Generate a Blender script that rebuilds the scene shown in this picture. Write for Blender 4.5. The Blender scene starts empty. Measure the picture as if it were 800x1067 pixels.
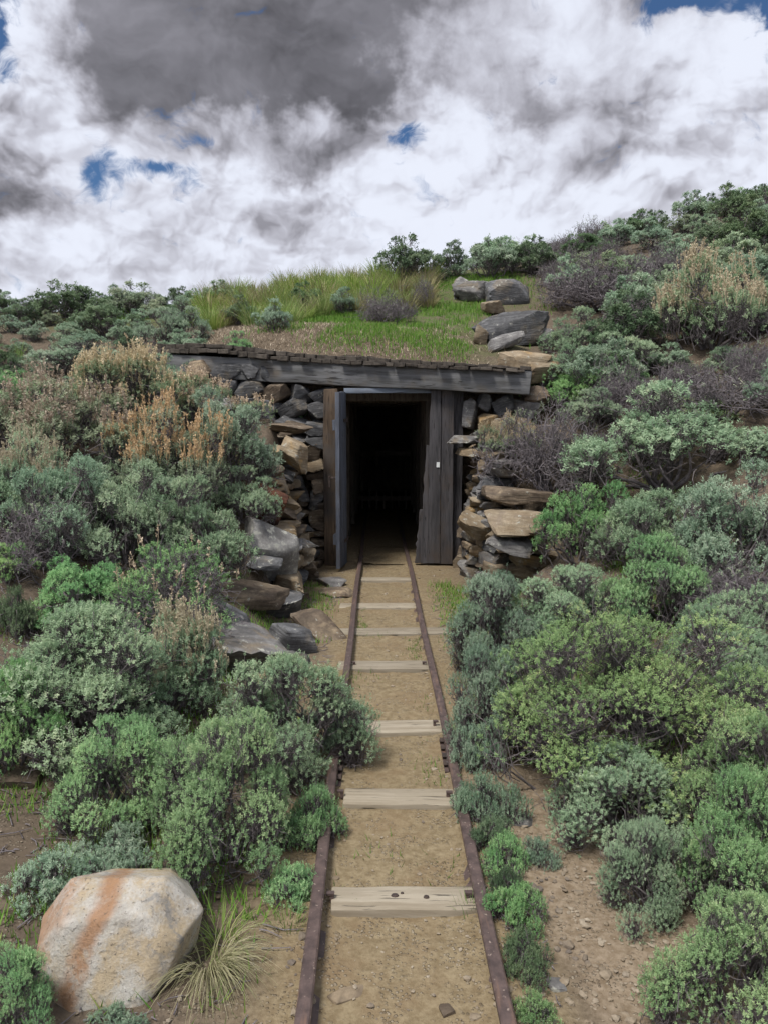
import bpy, bmesh, math, random
import numpy as np
from mathutils import Vector, Matrix

R = math.radians
S = bpy.context.scene
C = S.collection
RNG = np.random.default_rng(7)

# ------------------------------------------------------------------ camera
CAM_Z, F_PX, CX, CY = 1.6, 803.0, 400.0, 533.5
PITCH = math.atan((CY - 438.0) / F_PX)
cam = bpy.data.cameras.new('camera')
cam.sensor_fit = 'VERTICAL'
cam.angle = 2 * math.atan(CY / F_PX)
cam.clip_start, cam.clip_end = 0.05, 2000
co = bpy.data.objects.new('camera', cam)
co.location = (0, 0, CAM_Z)
co.rotation_euler = (math.pi / 2 - PITCH, 0, 0)
C.objects.link(co)
S.camera = co

def ray(px, py):
    a, b = (px - CX) / F_PX, (CY - py) / F_PX
    return np.array([a, math.cos(PITCH) + b * math.sin(PITCH), b * math.cos(PITCH) - math.sin(PITCH)])

# ------------------------------------------------------------------ noise
def _hash(ix, iy, iz, seed):
    h = (ix * 374761393 + iy * 668265263 + iz * 2147483647 + seed * 1274126177) & 0xFFFFFFFF
    h = ((h ^ (h >> 13)) * 1274126177) & 0xFFFFFFFF
    h = ((h ^ (h >> 15)) * 2246822519) & 0xFFFFFFFF
    return ((h ^ (h >> 16)) & 0xFFFF) / 65535.0

def vnoise(p, seed=0):
    p = np.asarray(p, float)
    i = np.floor(p).astype(np.int64)
    f = p - i
    f = f * f * (3 - 2 * f)
    out = 0
    for dx in (0, 1):
        for dy in (0, 1):
            for dz in (0, 1):
                w = (f[..., 0] if dx else 1 - f[..., 0]) * (f[..., 1] if dy else 1 - f[..., 1]) * (f[..., 2] if dz else 1 - f[..., 2])
                out = out + w * _hash(i[..., 0] + dx, i[..., 1] + dy, i[..., 2] + dz, seed)
    return out * 2 - 1

def fbm(p, seed=0, octv=4):
    p = np.asarray(p, float)
    s, a = 0, 0.5
    for k in range(octv):
        s = s + a * vnoise(p * 2 ** k + 17.3 * k, seed + k)
        a *= 0.5
    return s

def sstep(a, b, x):
    t = np.clip((x - a) / (b - a), 0, 1)
    return t * t * (3 - 2 * t)

# ------------------------------------------------------------------ terrain
CP = np.array([
    (0, 0, 0), (0, -6, 0), (-1, 1, 0), (-2, 1, .05), (-4, 1, .3), (1, 1, 0), (2, 1, .1), (4, 1, .5), (-8, 0, .8), (8, 0, 1.3),
    (-.7, 3, 0), (-1.5, 3, .08), (-3, 3, .5), (-6, 3, 1.2), (.7, 3, 0), (1.5, 3, .12), (3, 3, .6), (6, 3, 1.6),
    (-.7, 5, .04), (-1.3, 5, .24), (-2.5, 5, .7), (-5, 5, 1.35), (.7, 5, .02), (1.3, 5, .2), (2.5, 5, .75), (5, 5, 1.8),
    (-.85, 6.2, .3), (-1.4, 6.1, .6), (-1, 7, .95), (-2, 7, 1.2), (-4, 7, 1.6), (-7, 7, 2.0),
    (.9, 6.2, .1), (1.5, 6.2, .35), (1.8, 7, .75), (2.5, 7, 1.0), (4, 7, 1.75), (7, 7, 3.0),
    (-1, 8.1, 1.65), (-2.2, 8.2, 1.7), (1.3, 8.1, 1.6), (2.3, 8.1, 1.65),
    (-.8, 8.8, 2.3), (-2, 9.2, 2.4), (-4, 9.2, 2.05), (-7, 9, 2.5), (0, 8.8, 2.24), (1.5, 8.8, 2.1), (2.5, 8.8, 2.0), (4, 9, 2.5), (7, 9, 3.7),
    (-5.5, 11, 2.7), (-3, 11, 2.75), (0, 11, 2.9), (2, 11, 2.95), (3.5, 11.5, 3.2), (6, 11, 3.7), (9, 11, 5.0),
    (-7, 13, 3.4), (-4, 14, 3.6), (-1, 14, 3.9), (2, 14, 4.1), (5, 14.5, 4.7), (9, 15, 6.1),
    (-9, 18, 3.1), (-4, 18, 3.7), (0, 18, 4.6), (4, 20, 5.5), (8, 20, 6.3), (13, 22, 6.75),
    (-10, 26, .5), (-3, 26, 2.9), (3, 26, 5.0), (9, 27, 6.0), (15, 27, 7.2), (20, 26, 8.2),
    (-15, 40, -3), (0, 40, 0), (15, 40, 4), (30, 40, 7), (-20, 10, 2), (22, 10, 9), (-20, -10, 1), (22, -10, 3), (0, -12, 0)], float)

def _U(r2):
    return np.where(r2 > 1e-9, r2 * np.log(np.maximum(r2, 1e-9)), 0)

def _fit():
    n = len(CP)
    xy = CP[:, :2]
    d = ((xy[:, None] - xy[None]) ** 2).sum(-1)
    A = np.zeros((n + 3, n + 3))
    A[:n, :n] = _U(d) + np.eye(n) * .15
    A[:n, n] = 1
    A[:n, n + 1:] = xy
    A[n, :n] = 1
    A[n + 1:, :n] = xy.T
    return np.linalg.solve(A, np.concatenate([CP[:, 2], np.zeros(3)]))

TPS = _fit()

def track_x(y):
    return 0.07 - 0.0077 * y

def height(x, y, micro=True):
    x = np.asarray(x, float)
    y = np.asarray(y, float)
    shp = np.broadcast(x, y).shape
    xf, yf = np.broadcast_to(x, shp).ravel(), np.broadcast_to(y, shp).ravel()
    z = np.zeros(len(xf))
    for a in range(0, len(xf), 20000):
        xs, ys = xf[a:a + 20000], yf[a:a + 20000]
        d = (xs[:, None] - CP[None, :, 0]) ** 2 + (ys[:, None] - CP[None, :, 1]) ** 2
        z[a:a + 20000] = _U(d) @ TPS[:-3] + TPS[-3] + xs * TPS[-2] + ys * TPS[-1]
    r = np.hypot(xf, yf - 8)
    k = sstep(30, 60, r)
    z = z * (1 - k) - 6 * k
    # the cutting in front of the portal, kept behind the stone walls
    d0 = xf - track_x(yf)
    dx = np.abs(d0)
    wl = np.interp(yf, [0, 4, 5.4, 6.0, 8.6], [.62, .62, .66, .86, .88])
    wr = np.interp(yf, [0, 4, 5.6, 6.4, 6.9, 7.15, 7.4, 7.9, 8.6], [.62, .62, .66, .95, 1.75, 1.75, 1.28, 1.06, 1.03])
    sl = np.interp(yf, [0, 4, 5.6, 6.2, 8.6], [.8, .6, .4, .3, .3])
    sr = np.interp(yf, [0, 4, 5.6, 6.6, 8.6], [.8, .6, .5, .3, .28])
    wide, soft = np.where(d0 < 0, wl, wr), np.where(d0 < 0, sl, sr)
    s = sstep(0, 1, (dx - wide) / soft)
    roof = sstep(8.80, 8.90, yf)
    cap = np.where(d0 < 0, 1.46, 1.40) + sstep(1.75, 2.4, dx) * .7
    cap = cap + (1 - sstep(7.6, 8.2, yf)) * 2 + roof * 9
    z = np.minimum(z, cap) - .06 * roof * sstep(9.7, 9.0, yf)
    s = np.maximum(s, roof)
    z = z * s
    if micro:
        p = np.stack([xf, yf, 0 * xf], -1)
        far = np.clip(r / 12, .3, 3)
        z = z + fbm(p * 1.3, 3) * .07 * s * far + fbm(p * 5, 9) * .028 * (.35 + .65 * s) + fbm(p * 16, 19, 3) * .012
    z = z - .014 * sstep(.27, .20, np.abs(xf - track_x(yf))) * sstep(8.9, 8.7, yf)
    return z.reshape(shp)

def ground_at(px, py, tmax=45):
    """where the line of sight through a spot of the photograph meets the ground"""
    d = ray(px, py)
    t = np.concatenate([np.arange(1.2, 12, .02), np.arange(12, tmax, .06)])
    P = np.array([0, 0, CAM_Z]) + t[:, None] * d
    h = height(P[:, 0], P[:, 1], False)
    below = np.nonzero(P[:, 2] < h)[0]
    k = below[0] if len(below) else len(t) - 1
    return P[k, 0], P[k, 1], float(height(P[k, 0], P[k, 1]))

def at(px, py, Y):
    d = ray(px, py)
    t = Y / d[1]
    return np.array([d[0] * t, Y, CAM_Z + d[2] * t])

# ------------------------------------------------------------------ object helpers
def link(o, parent=None):
    C.objects.link(o)
    if parent is not None:
        o.parent = parent
    return o

def tag(o, label=None, cat=None, group=None, kind=None):
    if label: o['label'] = label
    if cat: o['category'] = cat
    if group: o['group'] = group
    if kind: o['kind'] = kind
    return o

def empty(name, loc=(0, 0, 0), rz=0, scale=None):
    o = bpy.data.objects.new(name, None)
    o.empty_display_size = .1
    o.location = [float(v) for v in loc]
    o.rotation_euler = (0, 0, rz)
    if scale is not None: o.scale = scale
    return link(o)

def raw_mesh(name, V, F, mat=None, smooth=False, tint=None):
    me = bpy.data.meshes.new(name)
    V = np.asarray(V, np.float32)
    F = np.asarray(F, np.int32)
    n = F.shape[1]
    me.vertices.add(len(V))
    me.vertices.foreach_set('co', V.ravel())
    me.loops.add(F.size)
    me.loops.foreach_set('vertex_index', F.ravel())
    me.polygons.add(len(F))
    me.polygons.foreach_set('loop_start', np.arange(0, F.size, n, dtype=np.int32))
    me.polygons.foreach_set('use_smooth', np.full(len(F), smooth))
    if tint is not None:
        at_ = me.attributes.new('tint', 'FLOAT', 'POINT')
        at_.data.foreach_set('value', np.asarray(tint, np.float32))
    me.update(calc_edges=True)
    me.validate()
    if mat: me.materials.append(mat)
    return me

def mobj(name, me, parent=None, loc=None, rot=None):
    o = bpy.data.objects.new(name, me)
    if loc is not None: o.location = [float(v) for v in loc]
    if rot is not None: o.rotation_euler = rot
    return link(o, parent)

class MB:
    """collects boxes, tubes and profiles into one mesh"""
    def __init__(s): s.bm = bmesh.new()
    def box(s, c, d, rot=None, jit=0, cuts=0, rnd=None):
        t = bmesh.new()
        bmesh.ops.create_cube(t, size=1)
        if cuts:
            ax = int(np.argmax(d))
            ed = [e for e in t.edges if abs((e.verts[0].co - e.verts[1].co)[ax]) > .5]
            bmesh.ops.subdivide_edges(t, edges=ed, cuts=cuts)
        for v in t.verts:
            v.co = Vector((v.co.x * d[0], v.co.y * d[1], v.co.z * d[2]))
            if jit:
                v.co += Vector([random.uniform(-jit, jit) for _ in range(3)])
        if rot is not None:
            bmesh.ops.rotate(t, verts=t.verts, matrix=rot)
        bmesh.ops.translate(t, verts=t.verts, vec=c)
        s.add(t)
        return s
    def add(s, t):
        me = bpy.data.meshes.new('t')
        t.to_mesh(me)
        t.free()
        s.bm.from_mesh(me)
        bpy.data.meshes.remove(me)
    def build(s, name, mat, parent=None, bevel=0, loc=None, smooth=False):
        if bevel:
            bmesh.ops.bevel(s.bm, geom=list(s.bm.edges), offset=bevel, segments=2, affect='EDGES', profile=.6)
        bmesh.ops.recalc_face_normals(s.bm, faces=s.bm.faces)
        me = bpy.data.meshes.new(name)
        s.bm.to_mesh(me)
        s.bm.free()
        if smooth:
            for p in me.polygons: p.use_smooth = True
            me.set_sharp_from_angle(angle=R(40))
        me.materials.append(mat)
        return mobj(name, me, parent, loc)

# ------------------------------------------------------------------ materials
class N:
    def __init__(s, nt): s.nt = nt
    def new(s, t, **kw):
        n = s.nt.nodes.new(t)
        for k, v in kw.items(): setattr(n, k, v)
        return n
    def put(s, sock, v):
        if isinstance(v, bpy.types.NodeSocket): s.nt.links.new(v, sock)
        elif isinstance(v, (tuple, list)) and sock.type == 'RGBA' and len(v) == 3: sock.default_value = (*v, 1)
        else: sock.default_value = v
    def math(s, op, a, b=None, c=None, clamp=False):
        n = s.new('ShaderNodeMath', operation=op, use_clamp=clamp)
        s.put(n.inputs[0], a)
        if b is not None: s.put(n.inputs[1], b)
        if c is not None: s.put(n.inputs[2], c)
        return n.outputs[0]
    def vec(s, op, a, b=None):
        n = s.new('ShaderNodeVectorMath', operation=op)
        s.put(n.inputs[0], a)
        if b is not None:
            if op == 'SCALE': s.put(n.inputs[3], b)
            else: s.put(n.inputs[1], b)
        return n.outputs[0]
    def noise(s, v, scale, detail=4, rough=.55, dist=0, out=0):
        n = s.new('ShaderNodeTexNoise')
        if v is not None: s.put(n.inputs['Vector'], v)
        n.inputs['Scale'].default_value = scale
        n.inputs['Detail'].default_value = detail
        n.inputs['Roughness'].default_value = rough
        n.inputs['Distortion'].default_value = dist
        return n.outputs[out]
    def voro(s, v, scale, feature='F1', out=0, rnd=1):
        n = s.new('ShaderNodeTexVoronoi', feature=feature)
        s.put(n.inputs['Vector'], v)
        n.inputs['Scale'].default_value = scale
        n.inputs['Randomness'].default_value = rnd
        return n.outputs[out]
    def mix(s, f, a, b, mode='MIX'):
        n = s.new('ShaderNodeMix', data_type='RGBA', blend_type=mode)
        s.put(n.inputs[0], f)
        s.put(n.inputs[6], a)
        s.put(n.inputs[7], b)
        return n.outputs[2]
    def rng(s, v, a, b, c=0., d=1., smooth=True):
        n = s.new('ShaderNodeMapRange', interpolation_type='SMOOTHSTEP' if smooth else 'LINEAR')
        s.put(n.inputs[0], v)
        n.inputs[1].default_value, n.inputs[2].default_value = a, b
        n.inputs[3].default_value, n.inputs[4].default_value = c, d
        return n.outputs[0]
    def attr(s, name, out='Fac'):
        n = s.new('ShaderNodeAttribute')
        n.attribute_name = name
        return n.outputs[out]
    def bump(s, h, strength=.5, dist=.02, normal=None):
        n = s.new('ShaderNodeBump')
        n.inputs['Strength'].default_value = strength
        n.inputs['Distance'].default_value = dist
        s.put(n.inputs['Height'], h)
        if normal is not None: s.put(n.inputs['Normal'], normal)
        return n.outputs[0]
    def objc(s): return s.new('ShaderNodeTexCoord').outputs['Object']
    def orand(s): return s.new('ShaderNodeObjectInfo').outputs['Random']

def material(name):
    m = bpy.data.materials.new(name)
    m.use_nodes = True
    nt = m.node_tree
    nt.nodes.clear()
    n = N(nt)
    out = n.new('ShaderNodeOutputMaterial')
    p = n.new('ShaderNodeBsdfPrincipled')
    p.inputs['Specular IOR Level'].default_value = .25
    nt.links.new(p.outputs[0], out.inputs[0])
    return m, n, p, out

def leaf_mat(name, a, b, c=None, trans=.3, var=.25):
    m, n, p, out = material(name)
    t = n.attr('tint')
    col = n.mix(n.rng(t, 0, .75, smooth=False), a, b)
    if c: col = n.mix(n.rng(t, .7, 1), col, c)
    r = n.orand()
    h = n.new('ShaderNodeHueSaturation')
    n.put(h.inputs['Hue'], n.rng(r, 0, 1, .485, .515, False))
    n.put(h.inputs['Saturation'], n.rng(n.math('FRACT', n.math('MULTIPLY', r, 7.3)), 0, 1, 1 - var * .5, 1 + var * .5, False))
    n.put(h.inputs['Value'], n.rng(n.math('FRACT', n.math('MULTIPLY', r, 13.7)), 0, 1, 1.28 - var, 1.28 + var, False))
    n.put(h.inputs['Color'], col)
    n.put(p.inputs['Base Color'], h.outputs[0])
    p.inputs['Roughness'].default_value = .65
    tr = n.new('ShaderNodeBsdfTranslucent')
    n.put(tr.inputs['Color'], h.outputs[0])
    mx = n.new('ShaderNodeMixShader')
    mx.inputs[0].default_value = trans
    n.nt.links.new(p.outputs[0], mx.inputs[1])
    n.nt.links.new(tr.outputs[0], mx.inputs[2])
    n.nt.links.new(mx.outputs[0], out.inputs[0])
    return m

def plain_mat(name, a, b, scale=8, rough=.85, bump=.4, stretch=(1, 1, 1), detail=6):
    m, n, p, out = material(name)
    v = n.vec('MULTIPLY', n.objc(), stretch)
    f = n.noise(v, scale, detail, .62)
    n.put(p.inputs['Base Color'], n.mix(n.rng(f, .3, .7), a, b))
    p.inputs['Roughness'].default_value = rough
    if bump: n.put(p.inputs['Normal'], n.bump(f, bump, .01))
    return m

def stone_mat(name, a, b, c, lichen=.0, layer=0., spec=.2):
    """a, b: main mottling; c: stains; lichen: pale crust amount; layer: bedding lines"""
    m, n, p, out = material(name)
    r = n.orand()
    off = n.new('ShaderNodeCombineXYZ')
    n.put(off.inputs[0], n.math('MULTIPLY', r, 31))
    n.put(off.inputs[1], n.math('MULTIPLY', r, 17))
    v = n.vec('ADD', n.objc(), off.outputs[0])
    f = n.noise(v, 7, 8, .65)
    col = n.mix(n.rng(f, .35, .65), a, b)
    col = n.mix(n.rng(n.noise(v, 3.3, 5, .6, .6), .52, .66), col, c)
    vs = n.vec('MULTIPLY', v, (3, 3, 26))
    st = n.noise(vs, 2, 4, .6, .3)
    if layer: col = n.mix(n.math('MULTIPLY', n.rng(st, .42, .62), layer), col, n.mix(.5, a, (.03, .03, .03)))
    fine = n.noise(v, 60, 4, .7)
    col = n.mix(n.rng(fine, .3, .7, 0, .35), col, n.mix(.6, col, (.02, .018, .015)))
    if lichen:
        lm = n.rng(n.noise(v, 14, 6, .7), .64 - lichen * .22, .70 - lichen * .2)
        col = n.mix(lm, col, (.36, .36, .32))
    h = n.new('ShaderNodeHueSaturation')
    n.put(h.inputs['Value'], n.rng(n.math('FRACT', n.math('MULTIPLY', r, 9.7)), 0, 1, .68, 1.1, False))
    n.put(h.inputs['Color'], col)
    n.put(p.inputs['Base Color'], h.outputs[0])
    p.inputs['Roughness'].default_value = .85
    p.inputs['Specular IOR Level'].default_value = spec
    b1 = n.bump(n.math('ADD', n.math('MULTIPLY', f, 1.), n.math('MULTIPLY', st, .7 * (layer > 0))), .7, .02)
    n.put(p.inputs['Normal'], n.bump(fine, .5, .004, b1))
    return m

def wood_mat(name, a, b, c, grain=(18, 18, 1.2), rough=.8, bump=.5, cracks=True):
    m, n, p, out = material(name)
    r = n.orand()
    off = n.new('ShaderNodeCombineXYZ')
    for k in range(3): n.put(off.inputs[k], n.math('MULTIPLY', r, 13 + 9 * k))
    v = n.vec('ADD', n.objc(), off.outputs[0])
    vg = n.vec('MULTIPLY', v, grain)
    g = n.noise(vg, 1.6, 8, .65, .4)
    col = n.mix(n.rng(g, .32, .66), a, b)
    col = n.mix(n.rng(n.noise(v, 2.6, 5, .6), .48, .68), col, c)
    cr = n.rng(n.noise(vg, 4.2, 3, .5, .2), .62, .68)
    if cracks: col = n.mix(n.math('MULTIPLY', cr, .75), col, (.012, .010, .009))
    h = n.new('ShaderNodeHueSaturation')
    n.put(h.inputs['Value'], n.rng(n.math('FRACT', n.math('MULTIPLY', r, 5.3)), 0, 1, .82, 1.08, False))
    n.put(h.inputs['Color'], col)
    n.put(p.inputs['Base Color'], h.outputs[0])
    p.inputs['Roughness'].default_value = rough
    n.put(p.inputs['Normal'], n.bump(n.math('SUBTRACT', g, n.math('MULTIPLY', cr, .6)), bump, .008))
    return m

M = {}
M['sage'] = leaf_mat('sage_leaf', (.165, .245, .155), (.290, .375, .245), (.37, .43, .29), .4, .18)
M['blue'] = leaf_mat('blue_sage_leaf', (.150, .228, .155), (.258, .338, .240), (.34, .40, .30), .4, .16)
M['green'] = leaf_mat('green_sage_leaf', (.135, .255, .115), (.250, .390, .180), (.34, .45, .23), .4, .18)
M['yellow'] = leaf_mat('yellow_sage_leaf', (.150, .250, .110), (.270, .380, .170), (.39, .43, .23), .4, .12)
M['olive'] = leaf_mat('olive_leaf', (.155, .215, .130), (.255, .305, .195), (.35, .37, .26), .4)
M['dark'] = leaf_mat('dark_leaf', (.060, .100, .052), (.120, .175, .095), (.18, .23, .13), .35)
M['grass'] = leaf_mat('grass_blade', (.11, .18, .04), (.23, .30, .09), (.40, .37, .18), .4)
M['straw'] = leaf_mat('straw_blade', (.16, .17, .07), (.30, .27, .15), (.38, .33, .22), .3)
M['turf'] = leaf_mat('turf_blade', (.06, .13, .025), (.13, .21, .045), (.24, .22, .10), .3)
M['stalk'] = leaf_mat('seed_stalk', (.27, .22, .15), (.42, .35, .25), (.52, .45, .34), .2)
M['rust_stalk'] = leaf_mat('rust_seed_stalk', (.42, .30, .17), (.56, .42, .26), (.62, .50, .35), .2)
M['twig'] = plain_mat('sage_bark', (.075, .065, .066), (.19, .17, .175), 40, .9, .3)
M['dead_twig'] = plain_mat('dead_twig', (.095, .083, .09), (.205, .185, .195), 30, .9, .2)

M['tan'] = stone_mat('tan_stone', (.22, .165, .105), (.33, .27, .19), (.36, .24, .11), .2, .5)
M['ochre'] = stone_mat('ochre_stone', (.21, .16, .105), (.31, .26, .19), (.21, .17, .13), .15, .4)
M['grey'] = stone_mat('grey_stone', (.13, .125, .125), (.26, .255, .25), (.22, .18, .13), .3, .5)
M['slate'] = stone_mat('blue_slate', (.090, .092, .098), (.180, .182, .190), (.19, .165, .135), .15, .7)
M['brown'] = stone_mat('brown_stone', (.10, .075, .055), (.21, .165, .12), (.28, .22, .15), .1, .6)
M['redstone'] = stone_mat('red_brown_stone', (.085, .035, .022), (.17, .075, .045), (.05, .03, .025), 0, .3)
M['lichen'] = stone_mat('lichen_stone', (.15, .145, .14), (.32, .315, .305), (.09, .09, .10), .45, 0)
M['pebble'] = stone_mat('pebble', (.20, .155, .105), (.34, .29, .225), (.15, .125, .105), 0, 0)

M['beam'] = wood_mat('weathered_beam', (.080, .080, .080), (.175, .178, .185), (.135, .118, .098), (1.2, 16, 16))
M['post'] = wood_mat('brown_post', (.050, .036, .026), (.115, .082, .056), (.08, .068, .06))
M['door'] = wood_mat('dark_door_board', (.034, .033, .036), (.080, .076, .081), (.066, .054, .048))
M['door_grey'] = wood_mat('grey_door_board', (.060, .070, .095), (.125, .14, .175), (.09, .095, .11))
M['header'] = wood_mat('pale_header_board', (.15, .18, .23), (.24, .28, .34), (.18, .20, .24), (1.5, 18, 18))
M['shake'] = wood_mat('roof_shake', (.035, .030, .026), (.085, .072, .06), (.11, .095, .08), (14, 1.5, 14))
M['tie'] = wood_mat('pale_tie', (.20, .168, .122), (.300, .265, .208), (.24, .208, .158), (1.4, 22, 14), .8, .6)
M['mine'] = plain_mat('mine_rock', (.09, .08, .07), (.20, .175, .15), 5, .9, .6)
M['minewood'] = wood_mat('mine_timber', (.10, .085, .07), (.20, .17, .14), (.14, .12, .10))
M['iron'] = plain_mat('dark_iron', (.03, .025, .024), (.07, .05, .042), 30, .6, .3)
M['tag'] = plain_mat('white_tag', (.62, .66, .66), (.72, .74, .74), 20, .5, 0)

def rail_mat():
    m, n, p, out = material('rusty_rail')
    v = n.objc()
    f = n.noise(v, 22, 7, .7)
    col = n.mix(n.rng(f, .3, .7), (.048, .034, .032), (.110, .077, .070))
    col = n.mix(n.rng(n.noise(n.vec('MULTIPLY', v, (1, .12, 1)), 30, 4, .6), .55, .7), col, (.135, .085, .065))
    col = n.mix(n.rng(n.noise(v, 70, 2), .66, .72), col, (.24, .19, .16))
    n.put(p.inputs['Base Color'], col)
    n.put(p.inputs['Roughness'], n.rng(f, .2, .8, .5, .75))
    p.inputs['Metallic'].default_value = .15
    p.inputs['Specular IOR Level'].default_value = .4
    n.put(p.inputs['Normal'], n.bump(f, .35, .004))
    return m
M['rail'] = rail_mat()

def boulder_mat():
    m, n, p, out = material('cream_orange_granite')
    v = n.objc()
    w = n.vec('ADD', v, n.vec('SCALE', n.vec('SUBTRACT', n.noise(v, 5, 4, .6, out=1), (.5, .5, .5)), .12))
    f = n.noise(v, 12, 8, .7)
    col = n.mix(n.rng(f, .35, .65), (.38, .355, .31), (.56, .54, .50))
    col = n.mix(n.rng(n.noise(w, 4.2, 12, .74), .45, .58), col, (.46, .375, .255))
    # rusty bands that run steeply through the block
    sx = n.new('ShaderNodeSeparateXYZ'); n.put(sx.inputs[0], w)
    band = n.math('ADD', n.math('MULTIPLY', sx.outputs[0], 1.0), n.math('MULTIPLY', sx.outputs[2], -.35))
    b1 = n.math('SUBTRACT', 1, n.rng(n.math('ABSOLUTE', n.math('ADD', band, .085)), .010, .05))
    b2 = n.rng(band, -.15, -.22)
    rust = n.math('MAXIMUM', b1, n.math('MULTIPLY', b2, .9))
    rust = n.math('MULTIPLY', rust, n.rng(n.noise(w, 11, 8, .75), .30, .54))
    col = n.mix(n.math('MULTIPLY', rust, .85), col, (.36, .185, .085))
    vein = n.math('SUBTRACT', 1, n.rng(n.math('ABSOLUTE', n.math('SUBTRACT', n.noise(w, 4.5, 9, .72), .5)), .0, .05))
    col = n.mix(n.math('MULTIPLY', n.math('MULTIPLY', vein, n.rng(n.noise(v, 6, 3), .45, .6)), .55), col, (.50, .49, .46))
    g = n.rng(n.noise(n.vec('ADD', w, (3, 1, 2)), 6, 12, .75), .53, .62)
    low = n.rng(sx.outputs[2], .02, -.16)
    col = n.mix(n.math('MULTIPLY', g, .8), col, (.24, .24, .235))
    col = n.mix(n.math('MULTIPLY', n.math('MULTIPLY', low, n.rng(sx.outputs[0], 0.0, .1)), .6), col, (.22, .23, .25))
    col = n.mix(n.rng(n.noise(v, 130, 3, .7), .35, .65, 0, .35), col, n.mix(.5, col, (.14, .125, .11)))
    sp = n.rng(n.noise(v, 90, 3, .6), .60, .68)
    col = n.mix(n.math('MULTIPLY', sp, .6), col, (.10, .085, .07))
    n.put(p.inputs['Base Color'], col)
    p.inputs['Roughness'].default_value = .8
    b = n.bump(f, .6, .02)
    cr = n.rng(n.voro(n.vec('ADD', v, n.vec('SCALE', n.noise(v, 9, 5, .6, out=1), .10)), 5, 'DISTANCE_TO_EDGE'), .0, .03)
    b = n.bump(cr, .18, .01, b)
    b = n.bump(n.noise(v, 22, 10, .75), .8, .018, b)
    n.put(p.inputs['Normal'], n.bump(n.noise(v, 90, 6, .75), .8, .005, b))
    return m
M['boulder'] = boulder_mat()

def ground_mat():
    m, n, p, out = material('dirt_ground')
    v = n.objc()
    f = n.noise(v, 3.2, 8, .65)
    fine = n.noise(v, 34, 6, .7)
    track = n.mix(n.rng(fine, .3, .72), (.145, .110, .064), (.245, .198, .125))
    track = n.mix(n.rng(f, .45, .68, 0, .55), track, (.175, .122, .072))
    soil = n.mix(n.rng(fine, .3, .7), (.068, .054, .041), (.145, .115, .086))
    soil = n.mix(n.rng(f, .45, .7), soil, (.098, .076, .056))
    path = n.mix(n.rng(fine, .3, .7), (.150, .112, .074), (.255, .205, .150))
    col = n.mix(n.attr('track'), soil, track)
    col = n.mix(n.attr('path'), col, path)
    turf = n.mix(n.rng(fine, .3, .7), (.045, .075, .020), (.10, .13, .045))
    col = n.mix(n.math('MULTIPLY', n.attr('turf'), n.rng(n.noise(v, 7, 5, .6), .3, .55)), col, turf)
    ln = n.mix(n.rng(fine, .3, .7), (.060, .046, .034), (.150, .118, .085))
    col = n.mix(n.attr('thatch'), col, ln)
    # gravel grains of several tones
    cell = n.voro(v, 75, out=1)
    cd = n.voro(v, 75, out=0)
    gr = n.math('MULTIPLY', n.rng(cd, .42, .25), n.rng(n.noise(v, 9, 4, .6), .42, .6))
    hs = n.new('ShaderNodeSeparateXYZ'); n.put(hs.inputs[0], cell)
    gcol = n.mix(hs.outputs[0], (.11, .085, .06), (.30, .26, .20))
    col = n.mix(n.math('MULTIPLY', gr, .7), col, gcol)
    n.put(p.inputs['Base Color'], col)
    p.inputs['Roughness'].default_value = .95
    p.inputs['Specular IOR Level'].default_value = .1
    hh = n.math('ADD', n.math('MULTIPLY', fine, .6), n.math('MULTIPLY', gr, .5))
    n.put(p.inputs['Normal'], n.bump(hh, .8, .015))
    return m
M['ground'] = ground_mat()

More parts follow.
